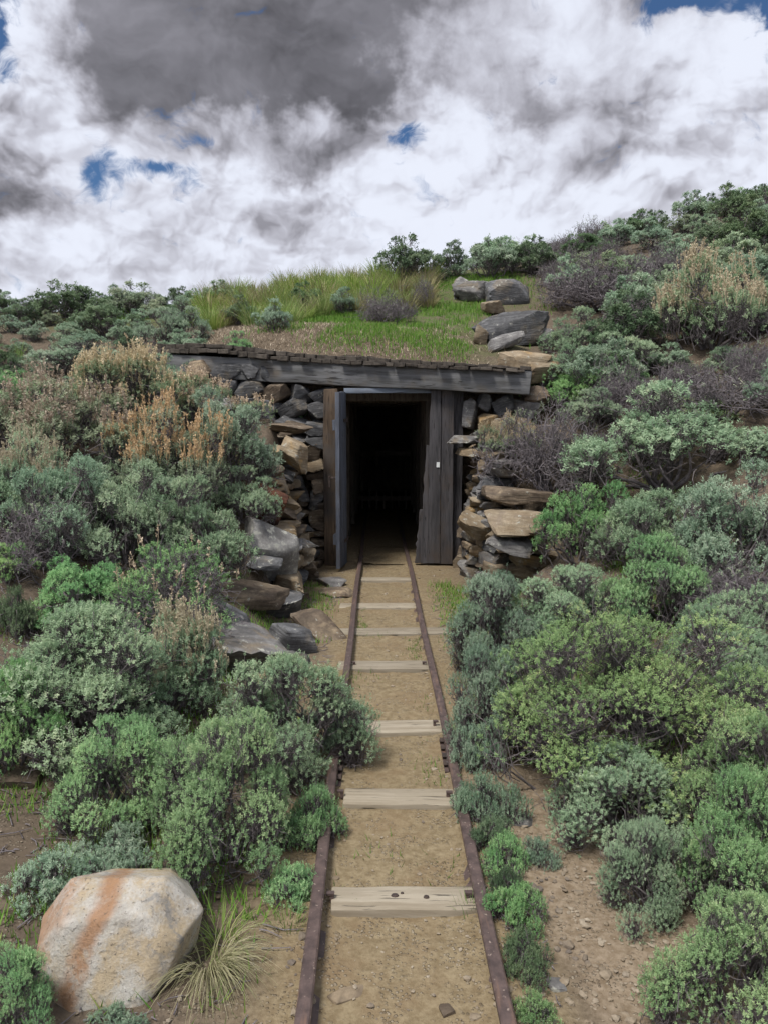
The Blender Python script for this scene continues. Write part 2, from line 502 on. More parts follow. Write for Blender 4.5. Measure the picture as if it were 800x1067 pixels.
# ------------------------------------------------------------------ sky and light
SUN_EL, SUN_AZ = R(62), R(222)      # azimuth measured clockwise from +Y (ahead): high, behind the left shoulder
def world():
    w = bpy.data.worlds.new('World')
    S.world = w
    w.use_nodes = True
    nt = w.node_tree
    nt.nodes.clear()
    n = N(nt)
    out = n.new('ShaderNodeOutputWorld')
    bg = n.new('ShaderNodeBackground')
    nt.links.new(bg.outputs[0], out.inputs[0])
    bg.inputs[1].default_value = .1
    sky = n.new('ShaderNodeTexSky')
    sky.sky_type = 'NISHITA'
    sky.sun_disc = False
    sky.sun_elevation = SUN_EL
    sky.sun_rotation = SUN_AZ
    d = n.new('ShaderNodeTexCoord').outputs['Generated']
    sp = n.new('ShaderNodeSeparateXYZ'); n.put(sp.inputs[0], d)
    x, y, z = sp.outputs
    az = n.math('ARCTAN2', x, y)
    el = n.math('ARCSINE', z)
    P = n.new('ShaderNodeCombineXYZ')
    n.put(P.inputs[0], n.math('MULTIPLY', az, 1.6))
    n.put(P.inputs[1], n.math('MULTIPLY', el, 1.9))
    P = P.outputs[0]
    def noise2(v, scale, detail=4, rough=.55, dist=0, out=0):
        o_ = n.noise(v, scale, detail, rough, dist, out)
        o_.node.noise_dimensions = '2D'
        return o_
    wv = n.vec('SUBTRACT', noise2(P, 2.6, 6, .6, out=1), (.5, .5, .5))
    ws = n.new('ShaderNodeSeparateXYZ'); n.put(ws.inputs[0], wv)
    azw = n.math('ADD', az, n.math('MULTIPLY', ws.outputs[0], .34))
    elw = n.math('ADD', el, n.math('MULTIPLY', ws.outputs[1], .22))
    def blobs(lst, A, E):
        tot = None
        for px, py, rx, ry, amp in lst:
            a0, e0 = math.atan((px - CX) / F_PX), math.atan((438 - py) / F_PX)
            q = n.math('ADD', n.math('POWER', n.math('DIVIDE', n.math('SUBTRACT', A, a0), rx / F_PX), 2.0),
                       n.math('POWER', n.math('DIVIDE', n.math('SUBTRACT', E, e0), ry / F_PX), 2.0))
            g = n.math('MULTIPLY', n.math('EXPONENT', n.math('MULTIPLY', q, -1.0)), amp)
            tot = g if tot is None else n.math('ADD', tot, g)
        return tot
    dark = blobs([(290, 0, 205, 80, 1.5), (245, 92, 115, 58, 1.2), (350, 100, 70, 45, .5), (20, 250, 110, 46, 1.05), (700, 15, 95, 42, .75), (515, 112, 70, 38, .66),
                  (660, 135, 110, 62, .58), (300, 186, 120, 26, .50), (130, 120, 60, 50, .3), (250, 265, 70, 26, .36), (560, 200, 120, 30, .40)], azw, elw)
    blue = blobs([(176, 207, 36, 13, 1.15), (122, 216, 13, 17, 1.0), (408, 162, 17, 10, 1.1), (0, 80, 30, 50, 1.7), (775, 18, 90, 30, 2.4), (568, 2, 22, 18, 1.9), (700, 45, 30, 12, 1.3),
                  (212, 176, 22, 10, .95), (800, 85, 20, 36, 1.9), (515, -6, 26, 10, .8)], n.math('ADD', az, n.math('MULTIPLY', ws.outputs[0], .10)), n.math('ADD', el, n.math('MULTIPLY', ws.outputs[1], .10)))
    # billows: thickness from folded noise, lit from above
    D3 = n.new('ShaderNodeCombineXYZ')
    n.put(D3.inputs[0], az); n.put(D3.inputs[1], n.math('MULTIPLY', el, 1.25))
    D3 = D3.outputs[0]
    D3 = n.vec('ADD', D3, n.vec('SCALE', n.vec('SUBTRACT', noise2(D3, 3.5, 5, .6, out=1), (.5, .5, .5)), .12))
    def puff(v, s0, det=4):
        q = n.new('ShaderNodeTexVoronoi', feature='SMOOTH_F1', voronoi_dimensions='2D')
        n.put(q.inputs['Vector'], v)
        q.inputs['Scale'].default_value = s0
        q.inputs['Detail'].default_value = det
        q.inputs['Roughness'].default_value = .55
        q.inputs['Lacunarity'].default_value = 2.1
        q.inputs['Smoothness'].default_value = .55
        q.normalize = True
        return n.math('SUBTRACT', 1, q.outputs['Distance'])
    off = (-.010, .026, 0)
    b1 = puff(D3, 5)
    relief = n.math('SUBTRACT', b1, puff(n.vec('ADD', D3, off), 5))
    c1 = puff(D3, 15, 3)
    relief2 = n.math('SUBTRACT', c1, puff(n.vec('ADD', D3, (-.004, .010, 0)), 15, 3))
    f1 = noise2(D3, 2.6, 7, .58, .2)
    g1 = noise2(D3, 9, 7, .6, .2)
    lum = n.math('ADD', .545, n.math('ADD', n.math('MULTIPLY', relief, 1.5), n.math('MULTIPLY', n.math('SUBTRACT', b1, .62), .25)))
    lum = n.math('ADD', lum, n.math('MULTIPLY', n.math('SUBTRACT', f1, .5), -.95))
    lum = n.math('ADD', lum, n.math('MULTIPLY', relief2, .6))
    lum = n.math('MAXIMUM', n.math('SMOOTH_MIN', lum, .60, .12), .22)
    dk = n.rng(n.math('ADD', dark, n.math('ADD', n.math('MULTIPLY', n.math('SUBTRACT', g1, .5), .5), n.math('MULTIPLY', relief, -.8))), .28, 1.02)
    dlum = n.math('ADD', .122, n.math('ADD', n.math('MULTIPLY', relief, .22), n.math('ADD', n.math('MULTIPLY', relief2, .08), n.math('MULTIPLY', n.math('SUBTRACT', f1, .5), -.30))))
    L = n.math('ADD', n.math('MULTIPLY', lum, n.math('SUBTRACT', 1, dk)), n.math('MULTIPLY', dlum, dk))
    tint = n.mix(n.rng(L, .15, .8), (.955, .945, 1.075), (.905, .965, 1.09))
    cloud = n.mix(1.0, tint, n.vec('SCALE', (10., 10., 10.), L), 'MULTIPLY')
    gap = n.rng(n.math('ADD', blue, n.math('ADD', n.math('MULTIPLY', n.math('SUBTRACT', noise2(D3, 17, 6, .62, .3), .5), 3.2), n.math('MULTIPLY', b1, -.25))), .22, 1.15)
    gap = n.math('MULTIPLY', gap, n.rng(z, 0.0, .05))
    skyc = n.mix(1.0, sky.outputs[0], (.30, .42, .56), 'MULTIPLY')
    n.put(bg.inputs[0], n.mix(gap, cloud, skyc))
    w.cycles.sampling_method = 'MANUAL'
    w.cycles.sample_map_resolution = 512
world()

sun = bpy.data.lights.new('sun', 'SUN')
sun.energy = 3.0
sun.angle = R(16)
sun.color = (1.0, .95, .88)
so = bpy.data.objects.new('sun', sun)
sd = Vector((math.sin(SUN_AZ) * math.cos(SUN_EL), math.cos(SUN_AZ) * math.cos(SUN_EL), math.sin(SUN_EL)))
so.rotation_euler = sd.to_track_quat('Z', 'Y').to_euler()
so.location = sd * 30
C.objects.link(so)

# ------------------------------------------------------------------ ground sheet
def path_mask(x, y):
    c = np.interp(y, [0, 1.9, 2.6, 3.2, 3.6], [1.08, .80, .66, .56, .50])
    return sstep(.33, .16, np.abs(x - c) + fbm(np.stack([x * 6, y * 6, 0 * x], -1), 31) * .10) * sstep(3.55, 3.15, y)

def turf_mask(x, y):
    m = sstep(8.9, 9.6, y) * sstep(15.5, 14, y) * sstep(-1.9, -.5, x) * sstep(1.75, 1.1, x + .25 * np.sin(y * 3))
    m = np.maximum(m, sstep(11.4, 12.4, y) * sstep(17, 15, y) * sstep(-7, -5, x) * sstep(3, 1.5, x) * .8)
    return m

def thatch_mask(x, y):
    return sstep(8.6, 8.7, y) * sstep(11.2, 9.9, y) * sstep(-3.2, -2.6, x) * sstep(1.9, .2, x)

def axis(fine0, fine1, step, lo, hi, grow=1.09):
    a = list(np.arange(fine0, fine1 + 1e-6, step))
    s, v = step, fine1
    while v < hi:
        s *= grow; v += s; a.append(v)
    s, v = step, fine0
    while v > lo:
        s *= grow; v -= s; a.insert(0, v)
    return np.array(a)

def build_ground():
    xs = axis(-3.2, 3.2, .05, -160, 160)
    ys = axis(1.2, 9.0, .05, -120, 220)
    X, Y = np.meshgrid(xs, ys)
    Z = height(X, Y)
    Z = Z - .0 * X
    V = np.stack([X, Y, Z], -1).reshape(-1, 3)
    nx, ny = len(xs), len(ys)
    I = np.arange(nx * ny).reshape(ny, nx)
    F = np.stack([I[:-1, :-1], I[:-1, 1:], I[1:, 1:], I[1:, :-1]], -1).reshape(-1, 4)
    c = V[F].mean(1)
    # the mouth of the tunnel
    hole = (np.abs(c[:, 0]) < .62) & (c[:, 1] > 8.72) & (c[:, 1] < 9.0)
    F = F[~hole]
    me = raw_mesh('ground', V, F, M['ground'], True)
    x, y = V[:, 0], V[:, 1]
    dx = np.abs(x - track_x(y))
    tr = sstep(.62, .34, dx + fbm(np.stack([x * 5, y * 5, 0 * x], -1), 41) * .12) * sstep(8.85, 8.8, y)
    tr = np.maximum(tr, sstep(1.0, .6, dx) * sstep(5.4, 6.2, y) * sstep(8.7, 8.6, y) * .85)
    for nm, val in (('track', tr), ('path', path_mask(x, y)), ('turf', turf_mask(x, y)), ('thatch', thatch_mask(x, y))):
        a = me.attributes.new(nm, 'FLOAT', 'POINT')
        a.data.foreach_set('value', np.asarray(val, np.float32))
    tag(mobj('ground', me), kind='structure')
build_ground()

# ------------------------------------------------------------------ rocks
_ICO = {}
def ico(sub):
    if sub not in _ICO:
        bm = bmesh.new()
        bmesh.ops.create_icosphere(bm, subdivisions=sub, radius=1)
        bm.verts.ensure_lookup_table()
        _ICO[sub] = (np.array([v.co[:] for v in bm.verts]), np.array([[v.index for v in f.verts] for f in bm.faces]))
        bm.free()
    return _ICO[sub]

def rock_mesh(name, dims, mat, seed, planes=16, sub=4, amp=.05, sharp=22, boxy=True, extra=None):
    """a block cut by random planes, edges worn round, surface roughened"""
    g = np.random.default_rng(seed)
    D, F = ico(sub)
    D = D / np.linalg.norm(D, axis=1)[:, None]
    n = g.normal(size=(planes, 3))
    n /= np.linalg.norm(n, axis=1)[:, None]
    h = g.uniform(.70, 1.05, planes)
    if boxy:
        b = np.array([(1, 0, 0), (-1, 0, 0), (0, 1, 0), (0, -1, 0), (0, 0, 1), (0, 0, -1)], float) + g.normal(size=(6, 3)) * .24
        b /= np.linalg.norm(b, axis=1)[:, None]
        n = np.concatenate([n, b]); h = np.concatenate([h, g.uniform(.72, .9, 6)])
    if extra is not None:
        e = np.array(extra, float)
        n = e[:, :3] / np.linalg.norm(e[:, :3], axis=1)[:, None]
        h = e[:, 3]
    q = np.maximum(D @ n.T, 1e-3) / h[None]
    r = 1 / (np.sum(q ** sharp, 1) ** (1 / sharp))
    P = D * r[:, None]
    sd_ = seed % 97
    k = (fbm(P * 1.6 + seed, sd_, 3) * amp * 1.2 + fbm(P * 5 + seed, sd_ + 3, 4) * amp * .8)
    P = P * (1 + k[:, None])
    P = P * (np.asarray(dims) / 2)
    me = raw_mesh(name, P, F, mat, True)
    me.set_sharp_from_angle(angle=R(38))
    return me

def rock(name, loc, dims, mat, seed, rot=(0, 0, 0), parent=None, label=None, cat='rock', group=None, **kw):
    o = mobj(name, rock_mesh(name, dims, M[mat], seed, **kw), parent, loc, rot)
    if label: tag(o, label, cat, group)
    return o

# cream boulder by the rail
poly = [(-.235, -.20), (-.20, .09), (-.12, .195), (.125, .20), (.225, .11), (.205, .02), (.10, -.16), (.03, -.26), (-.2, -.26)]
ex = []
for (x0, z0), (x1, z1) in zip(poly, poly[1:] + poly[:1]):
    nx, nz = -(z1 - z0), (x1 - x0)
    l = math.hypot(nx, nz); nx /= l; nz /= l
    h = nx * x0 + nz * z0
    if h < 0: nx, nz, h = -nx, -nz, -h
    for s, c in ((.42, .907), (-.30, .954)):
        ex.append((nx * c, s, nz * c, h * c))
ex += [(.10, -1, .42, .17), (-.5, -1, .3, .19), (.0, 1, .2, .2), (.6, -1, .2, .2)]
b = at(126, 988, 2.16)
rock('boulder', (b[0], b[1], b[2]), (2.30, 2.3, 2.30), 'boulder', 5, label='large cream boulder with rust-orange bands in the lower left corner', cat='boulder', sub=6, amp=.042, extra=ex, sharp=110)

# big single stones: (px, py of the centre, depth, width, depth size, height, material, rotation, label)
big = [
    (277, 527, 6.85, .40, .34, .34, 'redstone', (.1, .25, .3), 'dark rust-red angular block on the left wall above the lichen boulder'),
    (281, 572, 6.55, .46, .42, .42, 'lichen', (.2, .1, .4), 'rounded pale grey lichen-crusted boulder on the left wall'),
    (306, 472, 7.75, .32, .34, .24, 'tan', (.1, .35, .2), 'tilted tan slab of rock high on the left wall near the post'),
    (298, 446, 8.1, .52, .40, .09, 'brown', (0, .05, .1), 'flat brown slab topping the left wall under the beam'),
    (262, 620, 6.1, .52, .4, .16, 'brown', (.15, .15, .3), 'wide flat brown slab below the lichen boulder'),
    (292, 628, 6.05, .38, .34, .20, 'slate', (.05, -.1, .1), 'dark layered slate block at the foot of the left wall'),
    (254, 672, 5.35, .60, .50, .26, 'grey', (.25, .32, .3), 'large pale grey slab among the bushes below the left wall'),
    (238, 643, 5.75, .34, .3, .14, 'slate', (.2, .5, .2), 'dark blue slate wedge behind the large pale grey slab'),
    (303, 664, 5.6, .30, .3, .24, 'slate', (.1, .2, .5), 'dark angular stone next to the leaning slab by the track'),
    (336, 655, 5.75, .52, .30, .11, 'brown', (.3, .60, -.35), 'long brown slab leaning towards the left rail'),
    (305, 690, 5.2, .22, .2, .2, 'grey', (.1, -.4, .2), 'small grey stone standing below the leaning slab'),
    (340, 725, 4.55, .16, .16, .12, 'grey', (.2, .4, .2), 'small light grey stone beside the left rail among sagebrush'),
    (352, 617, 7.0, .26, .3, .06, 'brown', (.05, .05, .2), 'flat brown stone lying on the dirt left of the track'),
    (347, 606, 7.4, .24, .26, .06, 'grey', (.05, -.05, .6), 'thin grey flagstone lying just before the open grey door'),
    (537, 545, 7.05, .52, .38, .20, 'ochre', (.05, .08, -.1), 'largest ochre block in the right wall'),
    (530, 567, 6.98, .40, .34, .13, 'grey', (.1, .14, -.1), 'pale grey slab with ochre edge beneath the largest ochre block'),
    (492, 547, 7.5, .34, .26, .14, 'tan', (.1, .45, -.6), 'pale slanted slab at the corner of the right wall'),
    (535, 516, 7.25, .62, .36, .14, 'brown', (.05, .04, -.1), 'long brown flat slab above the largest ochre block'),
    (583, 570, 7.0, .34, .3, .2, 'ochre', (.1, .1, 0), 'ochre stone at the right end of the right wall'),
    (543, 404, 9.2, .46, .4, .32, 'tan', (.1, .1, .2), 'rounded tan boulder right of the beam end'),
    (560, 392, 9.6, .5, .4, .3, 'tan', (.1, -.1, .6), 'tan boulder half buried in soil above the beam end'),
    (534, 342, 11.6, .95, .6, .42, 'slate', (.1, -.1, .1), 'big dark grey angular boulder on the slope above the portal'),
    (556, 349, 11.4, .55, .4, .24, 'grey', (.1, .2, -.1), 'pale grey flat boulder right of the big dark boulder'),
    (522, 358, 11.2, .40, .3, .2, 'grey', (.1, -.3, .2), 'light grey stone below the big dark boulder'),
    (500, 350, 11.3, .18, .2, .26, 'ochre', (0, .1, .2), 'small ochre stone left of the big dark boulder'),
    (512, 321, 12.8, .36, .3, .2, 'ochre', (.1, .1, .2), 'yellowish stone above the big dark boulder'),
    (500, 305, 13.6, .7, .5, .3, 'grey', (.1, .2, .5), 'grey rock outcrop at the top of the bare slope'),
    (528, 305, 13.6, .8, .5, .42, 'slate', (.1, .1, .2), 'dark rock outcrop under the crest shrubs'),
    (482, 300, 14.2, .4, .3, .34, 'grey', (.2, .4, .3), 'pointed grey rock at the upper left of the outcrop'),
    (547, 372, 10.3, .3, .26, .14, 'grey', (.1, .1, .4), 'small pale stone lying above the roof corner'),
    (545, 856, None, .13, .10, .05, 'grey', (.1, .15, .7), 'flat grey stone at the head of the gravel path'),
    (580, 1028, None, .05, .045, .03, 'grey', (0, 0, .3), 'small grey stone on the gravel path'),
    (465, 1055, None, .04, .035, .025, 'brown', (0, 0, .3), 'small brown stone between the rails at the bottom edge'),
    (362, 1040, None, .11, .06, .010, 'brown', (0, .02, .5), 'flat dark shard of slate half sunk between the rails'),
    (15, 808, None, .26, .20, .12, 'brown', (.1, .1, .4), 'brown-grey stone at the left edge above bare soil'),
    (40, 520, 7.2, .2, .2, .16, 'grey', (.1, .1, .4), 'pale stone among the sagebrush at far left'),
    (780, 1035, None, .25, .22, .16, 'brown', (.1, .1, .4), 'brown rock in the lower right corner under a bush'),
    (665, 790, None, .2, .2, .1, 'brown', (.1, .1, .4), 'low brown stone beneath the largest right-hand bush'),
]
BIGPOS = [(at(r[0], r[1], r[2]), max(r[3], r[5]) * .5) for r in big if r[2]]

# ------------------------------------------------------------------ stone walls beside the portal
def wall(name, line, tops, label, seed, mats, nmax=98, facade=()):
    g = np.random.default_rng(seed)
    w = empty(name, (line[0][0], line[0][1], 0))
    tag(w, label, 'stone wall')
    P = np.array(line, float)
    seg = np.linalg.norm(np.diff(P, axis=0), axis=1)
    acc = np.concatenate([[0], np.cumsum(seg)])
    cnt = 0
    org = np.array([line[0][0], line[0][1], 0])
    z = -.02
    side = 1 if line[0][0] < 0 else -1       # outward normal points to the track
    cand = []
    while z < max(tops):
        h = g.uniform(.055, .125) if z > .25 else g.uniform(.09, .16)
        s = g.uniform(-.05, .1)
        while s < acc[-1]:
            l = g.uniform(.16, .36) * (1.25 if h > .12 else 1)
            m_ = s + l / 2
            if z + h * .5 < np.interp(m_, acc, tops):
                cand.append((m_, z + h / 2, l, h))
            s += l * .95
        z += h * .93
    if len(cand) > 150: cand = [cand[i] for i in np.sort(g.permutation(len(cand))[:150])]
    cand = [cand[i] for i in g.permutation(len(cand))]
    if False:
        idx = np.sort(g.permutation(len(cand))[:nmax]); cand = [cand[i] for i in idx]
    room = 99 - len(facade)
    for m_, zz, l, h in cand:
        if cnt >= room: break
        x = np.interp(m_, acc, P[:, 0]); y = np.interp(m_, acc, P[:, 1])
        x2 = np.interp(m_ + .05, acc, P[:, 0]); y2 = np.interp(m_ + .05, acc, P[:, 1])
        if m_ + .05 > acc[-1]:
            x2, y2 = x + (P[-1] - P[-2])[0] * .1, y + (P[-1] - P[-2])[1] * .1
        t = math.atan2(y2 - y, x2 - x)
        nx, ny = -math.sin(t) , math.cos(t)
        if nx * side < 0 and abs(nx) > .3 or (abs(nx) <= .3 and ny > 0): nx, ny = -nx, -ny
        dep = g.uniform(.24, .36)
        back = dep * .5 - g.uniform(0, .08) + zz * (.26 if side > 0 else .14)
        p = np.array([x - nx * back, y - ny * back, zz])
        if any(np.linalg.norm(p - q) < r_ * .8 + .06 for q, r_ in BIGPOS): continue
        p = p - org
        mt = mats[int(g.integers(len(mats)))]
        st = rock('stone', p, (l * 1.12, dep, h * 1.18), mt, int(g.integers(1e6)), (g.normal() * .10, g.normal() * .12, t + g.normal() * .16), w, sub=4, planes=6, amp=.03, sharp=80)
        cnt += 1
    for (x, y, zz, l, d_, h, mt, ry) in facade:
        rock('stone', np.array([x, y, zz]) - org, (l, d_, h), mt, int(g.integers(1e6)), (g.normal() * .08, ry, g.normal() * .1), w, sub=4, planes=6, amp=.03, sharp=80)
    return w

fl = []
g = np.random.default_rng(3)
for zc, hh in ((1.50, .2), (1.68, .2), (1.86, .2), (2.03, .18)):
    x = -2.25 + g.uniform(0, .1)
    while x < -.80:
        l = g.uniform(.2, .38)
        fl.append((x + l / 2, 8.72, zc + (-x - .8) * .09 + g.normal() * .02, l * 1.08, .3, hh * 1.15, ['slate', 'slate', 'grey', 'slate', 'brown'][g.integers(5)], g.normal() * .25))
        x += l * .95
zc = .06
fl2 = []
while zc < 1.5:
    hh = g.uniform(.08, .15)
    fl2.append((-.74 + g.normal() * .02, 8.58, zc + hh / 2, g.uniform(.24, .32), .26, hh * 1.2, ['brown', 'slate', 'grey', 'brown', 'tan'][g.integers(5)], g.normal() * .08))
    fl2.append((-.98 + g.normal() * .02, 8.62, zc + hh / 2 + .02, g.uniform(.24, .32), .3, hh * 1.2, ['brown', 'slate', 'grey', 'brown', 'tan'][g.integers(5)], g.normal() * .08))
    zc += hh * .95
wall('dry_stone_wall', [(-.70, 8.55), (-.68, 7.6), (-.70, 6.8), (-.72, 6.0)], [1.55, 1.25, .85, .35],
     'dry stacked stone wall left of the mine entrance behind the open grey door', 11, ['brown', 'brown', 'tan', 'grey', 'slate', 'tan'], 98, fl[:22] + fl2)
fr = [(.93, 8.5, 1.66, .17, .24, .40, 'grey', .1), (1.10, 8.5, 1.78, .2, .24, .2, 'slate', .2), (1.30, 8.5, 1.76, .3, .25, .2, 'slate', -.3), (1.5, 8.5, 1.72, .26, .25, .22, 'grey', .2),
      (1.12, 8.42, 1.58, .26, .25, .22, 'tan', .1), (1.62, 8.48, 1.86, .24, .24, .24, 'brown', 0), (.86, 8.2, 1.40, .34, .3, .09, 'grey', .12), (.92, 8.15, 1.27, .34, .3, .09, 'tan', .05),
      (1.38, 8.3, 1.5, .4, .3, .26, 'tan', .1)]
wall('dry_stone_wall', [(.80, 8.5), (.82, 7.9), (.98, 7.35), (1.30, 7.15), (1.85, 7.05)], [1.5, 1.35, 1.0, .85, .7],
     'dry stacked ochre and grey stone wall right of the mine entrance', 23, ['tan', 'tan', 'ochre', 'grey', 'grey', 'brown', 'slate'], 84, fr)

for i, (px, py, Y, w_, d_, h_, mt, rot, lab) in enumerate(big):
    if Y is None:
        p = np.array(ground_at(px, py)); p[2] -= h_ * .12
    elif py < 420 or (py > 600 and px < 346):
        p = np.array(ground_at(px, py + h_ * .45 * F_PX / Y)); q_ = np.hypot(p[0], p[1]) / Y
        w_, d_, h_ = w_ * q_, d_ * q_, h_ * q_; p[2] += h_ * .36
    else:
        p = at(px, py, Y)
    rock('rock' if max(w_, h_) < .4 else 'boulder', p, (w_ * 1.15, d_ * 1.1, h_ * 1.2), mt, 400 + i * 7, rot, label=lab, cat='rock' if max(w_, h_) < .4 else 'boulder', sub=4, planes=7, amp=.03, sharp=80)

# ------------------------------------------------------------------ portal
random.seed(4)
portal = tag(empty('mine_portal', (0, 8.5, 0)), 'timber mine entrance with long grey beam, plank doors and sod roof edge', 'mine entrance')
def pp(*a): return Vector((a[0], a[1] - 8.5, a[2]))
def beam_between(name, a, b, w_, h_, mat, parent, cuts=10, jit=.006, bevel=.018, roll=0):
    a, b = Vector(a), Vector(b)
    L = (b - a).length
    t = bmesh.new()
    m = MB()
    m.box((0, 0, 0), (L, w_, h_), cuts=cuts, jit=jit)
    o = m.build(name, mat, parent, bevel, smooth=True)
    o.location = (a + b) / 2
    o.rotation_euler = ((b - a).to_track_quat('X', 'Z')).to_euler()
    return o
A_ = at(168, 381, 8.95); B_ = at(552, 399.5, 8.28)
beam_between('lintel', pp(*A_), pp(*B_), .26, .245, M['beam'], portal, 14, .007)
# roof boards laid side by side over the beam, ends towards us
nb = 36
for i in range(nb):
    f = (i + .5) / nb
    base = A_ * (1 - f) + B_ * f
    L = (B_ - A_); wd = np.linalg.norm(L) / nb
    lift = .175 + .05 * math.exp(-((f - .17) / .14) ** 2) - .02 * f
    for layer in range(2):
        m = MB()
        th = random.uniform(.035, .06) * (1.15 - .5 * f)
        m.box((0, 0, 0), (wd * random.uniform(.97, 1.06), .9, th), jit=.004)
        o = m.build('roof_board', M['shake'], portal, .006)
        o.location = pp(base[0] + random.uniform(-.01, .01) + (wd * .5 if layer else 0), base[1] + .28 + random.uniform(-.05, .03) + .05 * layer, base[2] + lift - .025 + layer * .052 * (1.1 - .55 * f))
        o.rotation_euler = (.03, random.uniform(-.05, .05) + .045, -.17 + random.uniform(-.04, .04))
# posts, header
m = MB(); m.box((0, 0, 0), (.16, .18, 1.98), cuts=6, jit=.008)
m.build('post', M['post'], portal, .015, loc=pp(-.575, 8.50, .95), smooth=True)
m = MB(); m.box((0, 0, 0), (.12, .16, 1.96), cuts=6, jit=.006)
m.build('post', M['door'], portal, .012, loc=pp(.80, 8.56, .96), smooth=True)
m = MB(); m.box((0, 0, 0), (.95, .06, .055), cuts=6, jit=.003)
m.build('header', M['header'], portal, .005, loc=pp(.045, 8.47, 1.92), smooth=True)
# left leaf, swung open towards us, seen nearly edge on
dl = empty('door'); dl.parent = portal; dl.location = pp(-.43, 8.47, 0); dl.rotation_euler = (0, 0, R(-96.5)); dl['label'] = 'narrow grey-blue door leaf swung open towards the track'
for k in range(3):
    m = MB(); m.box((0, 0, 0), (.148, .042, 1.86 + random.uniform(-.01, .02)), cuts=5, jit=.003)
    m.build('board', M['door_grey'], dl, .004, loc=(.075 + k * .152, 0, .965), smooth=True)
for zb in (.35, 1.55):
    m = MB(); m.box((0, 0, 0), (.42, .03, .11), jit=.003)
    m.build('batten', M['door_grey'], dl, .004, loc=(.23, -.037, zb))
m = MB(); m.box((0, 0, 0), (.05, .06, .02)); m.box((.0, -.045, -.04), (.03, .016, .12))
m.build('latch', M['iron'], dl, .003, loc=(.40, -.05, 1.0))
for zb in (.3, 1.6):
    m = MB(); m.box((0, 0, 0), (.2, .008, .035)); m.box((-.1, 0, 0), (.02, .025, .06))
    m.build('hinge', M['iron'], dl, .002, loc=(.10, .026, zb))
# right leaf: dark boards facing us
dr = empty('door'); dr.parent = portal; dr.location = pp(.62, 8.40, 0); dr['label'] = 'dark brown board door standing open with a small white tag'
def board(x0, x1, zb, zt, y, lean=0, mat='door', jag=.0):
    bm = bmesh.new()
    n_ = 14
    g = np.random.default_rng(int(x0 * 1000) + 77)
    L_, R_ = [], []
    for k in range(n_ + 1):
        f = k / n_
        zz = zb + (zt - zb) * f
        L_.append((x0 - lean * (1 - f) + g.normal() * jag, zz)); R_.append((x1 + g.normal() * .002, zz))
    fv = [bm.verts.new((a, 0, c)) for a, c in L_], [bm.verts.new((a, 0, c)) for a, c in R_]
    bv = [bm.verts.new((a, .045, c)) for a, c in L_], [bm.verts.new((a, .045, c)) for a, c in R_]
    for k in range(n_):
        bm.faces.new((fv[0][k], fv[1][k], fv[1][k + 1], fv[0][k + 1]))
        bm.faces.new((bv[1][k], bv[0][k], bv[0][k + 1], bv[1][k + 1]))
        bm.faces.new((bv[0][k], fv[0][k], fv[0][k + 1], bv[0][k + 1]))
        bm.faces.new((fv[1][k], bv[1][k], bv[1][k + 1], fv[1][k + 1]))
    bm.faces.new((fv[0][0], bv[0][0], bv[1][0], fv[1][0]))
    bm.faces.new((fv[0][-1], fv[1][-1], bv[1][-1], bv[0][-1]))
    q = MB(); q.bm.free(); q.bm = bm
    return q.build('board', M[mat], dr, .004, loc=(-.62, y, 0))
board(.505, .612, .03, 1.93, -.012, .035, 'door', .004)
board(.617, .752, .02, 1.95, 0)
board(.455, .53, .02, 1.33, .035, .05, 'door', .006)
board(.39, .47, .02, .62, .05, .05, 'door', .006)
m = MB(); m.box((0, 0, 0), (.034, .006, .055)); m.build('tag', M['tag'], dr, .001, loc=(-.035, -.0165, 1.12))
for zb in (.4, 1.5):
    m = MB(); m.box((0, 0, 0), (.25, .03, .1), jit=.003); m.build('batten', M['door'], dr, .004, loc=(.0, .062, zb))

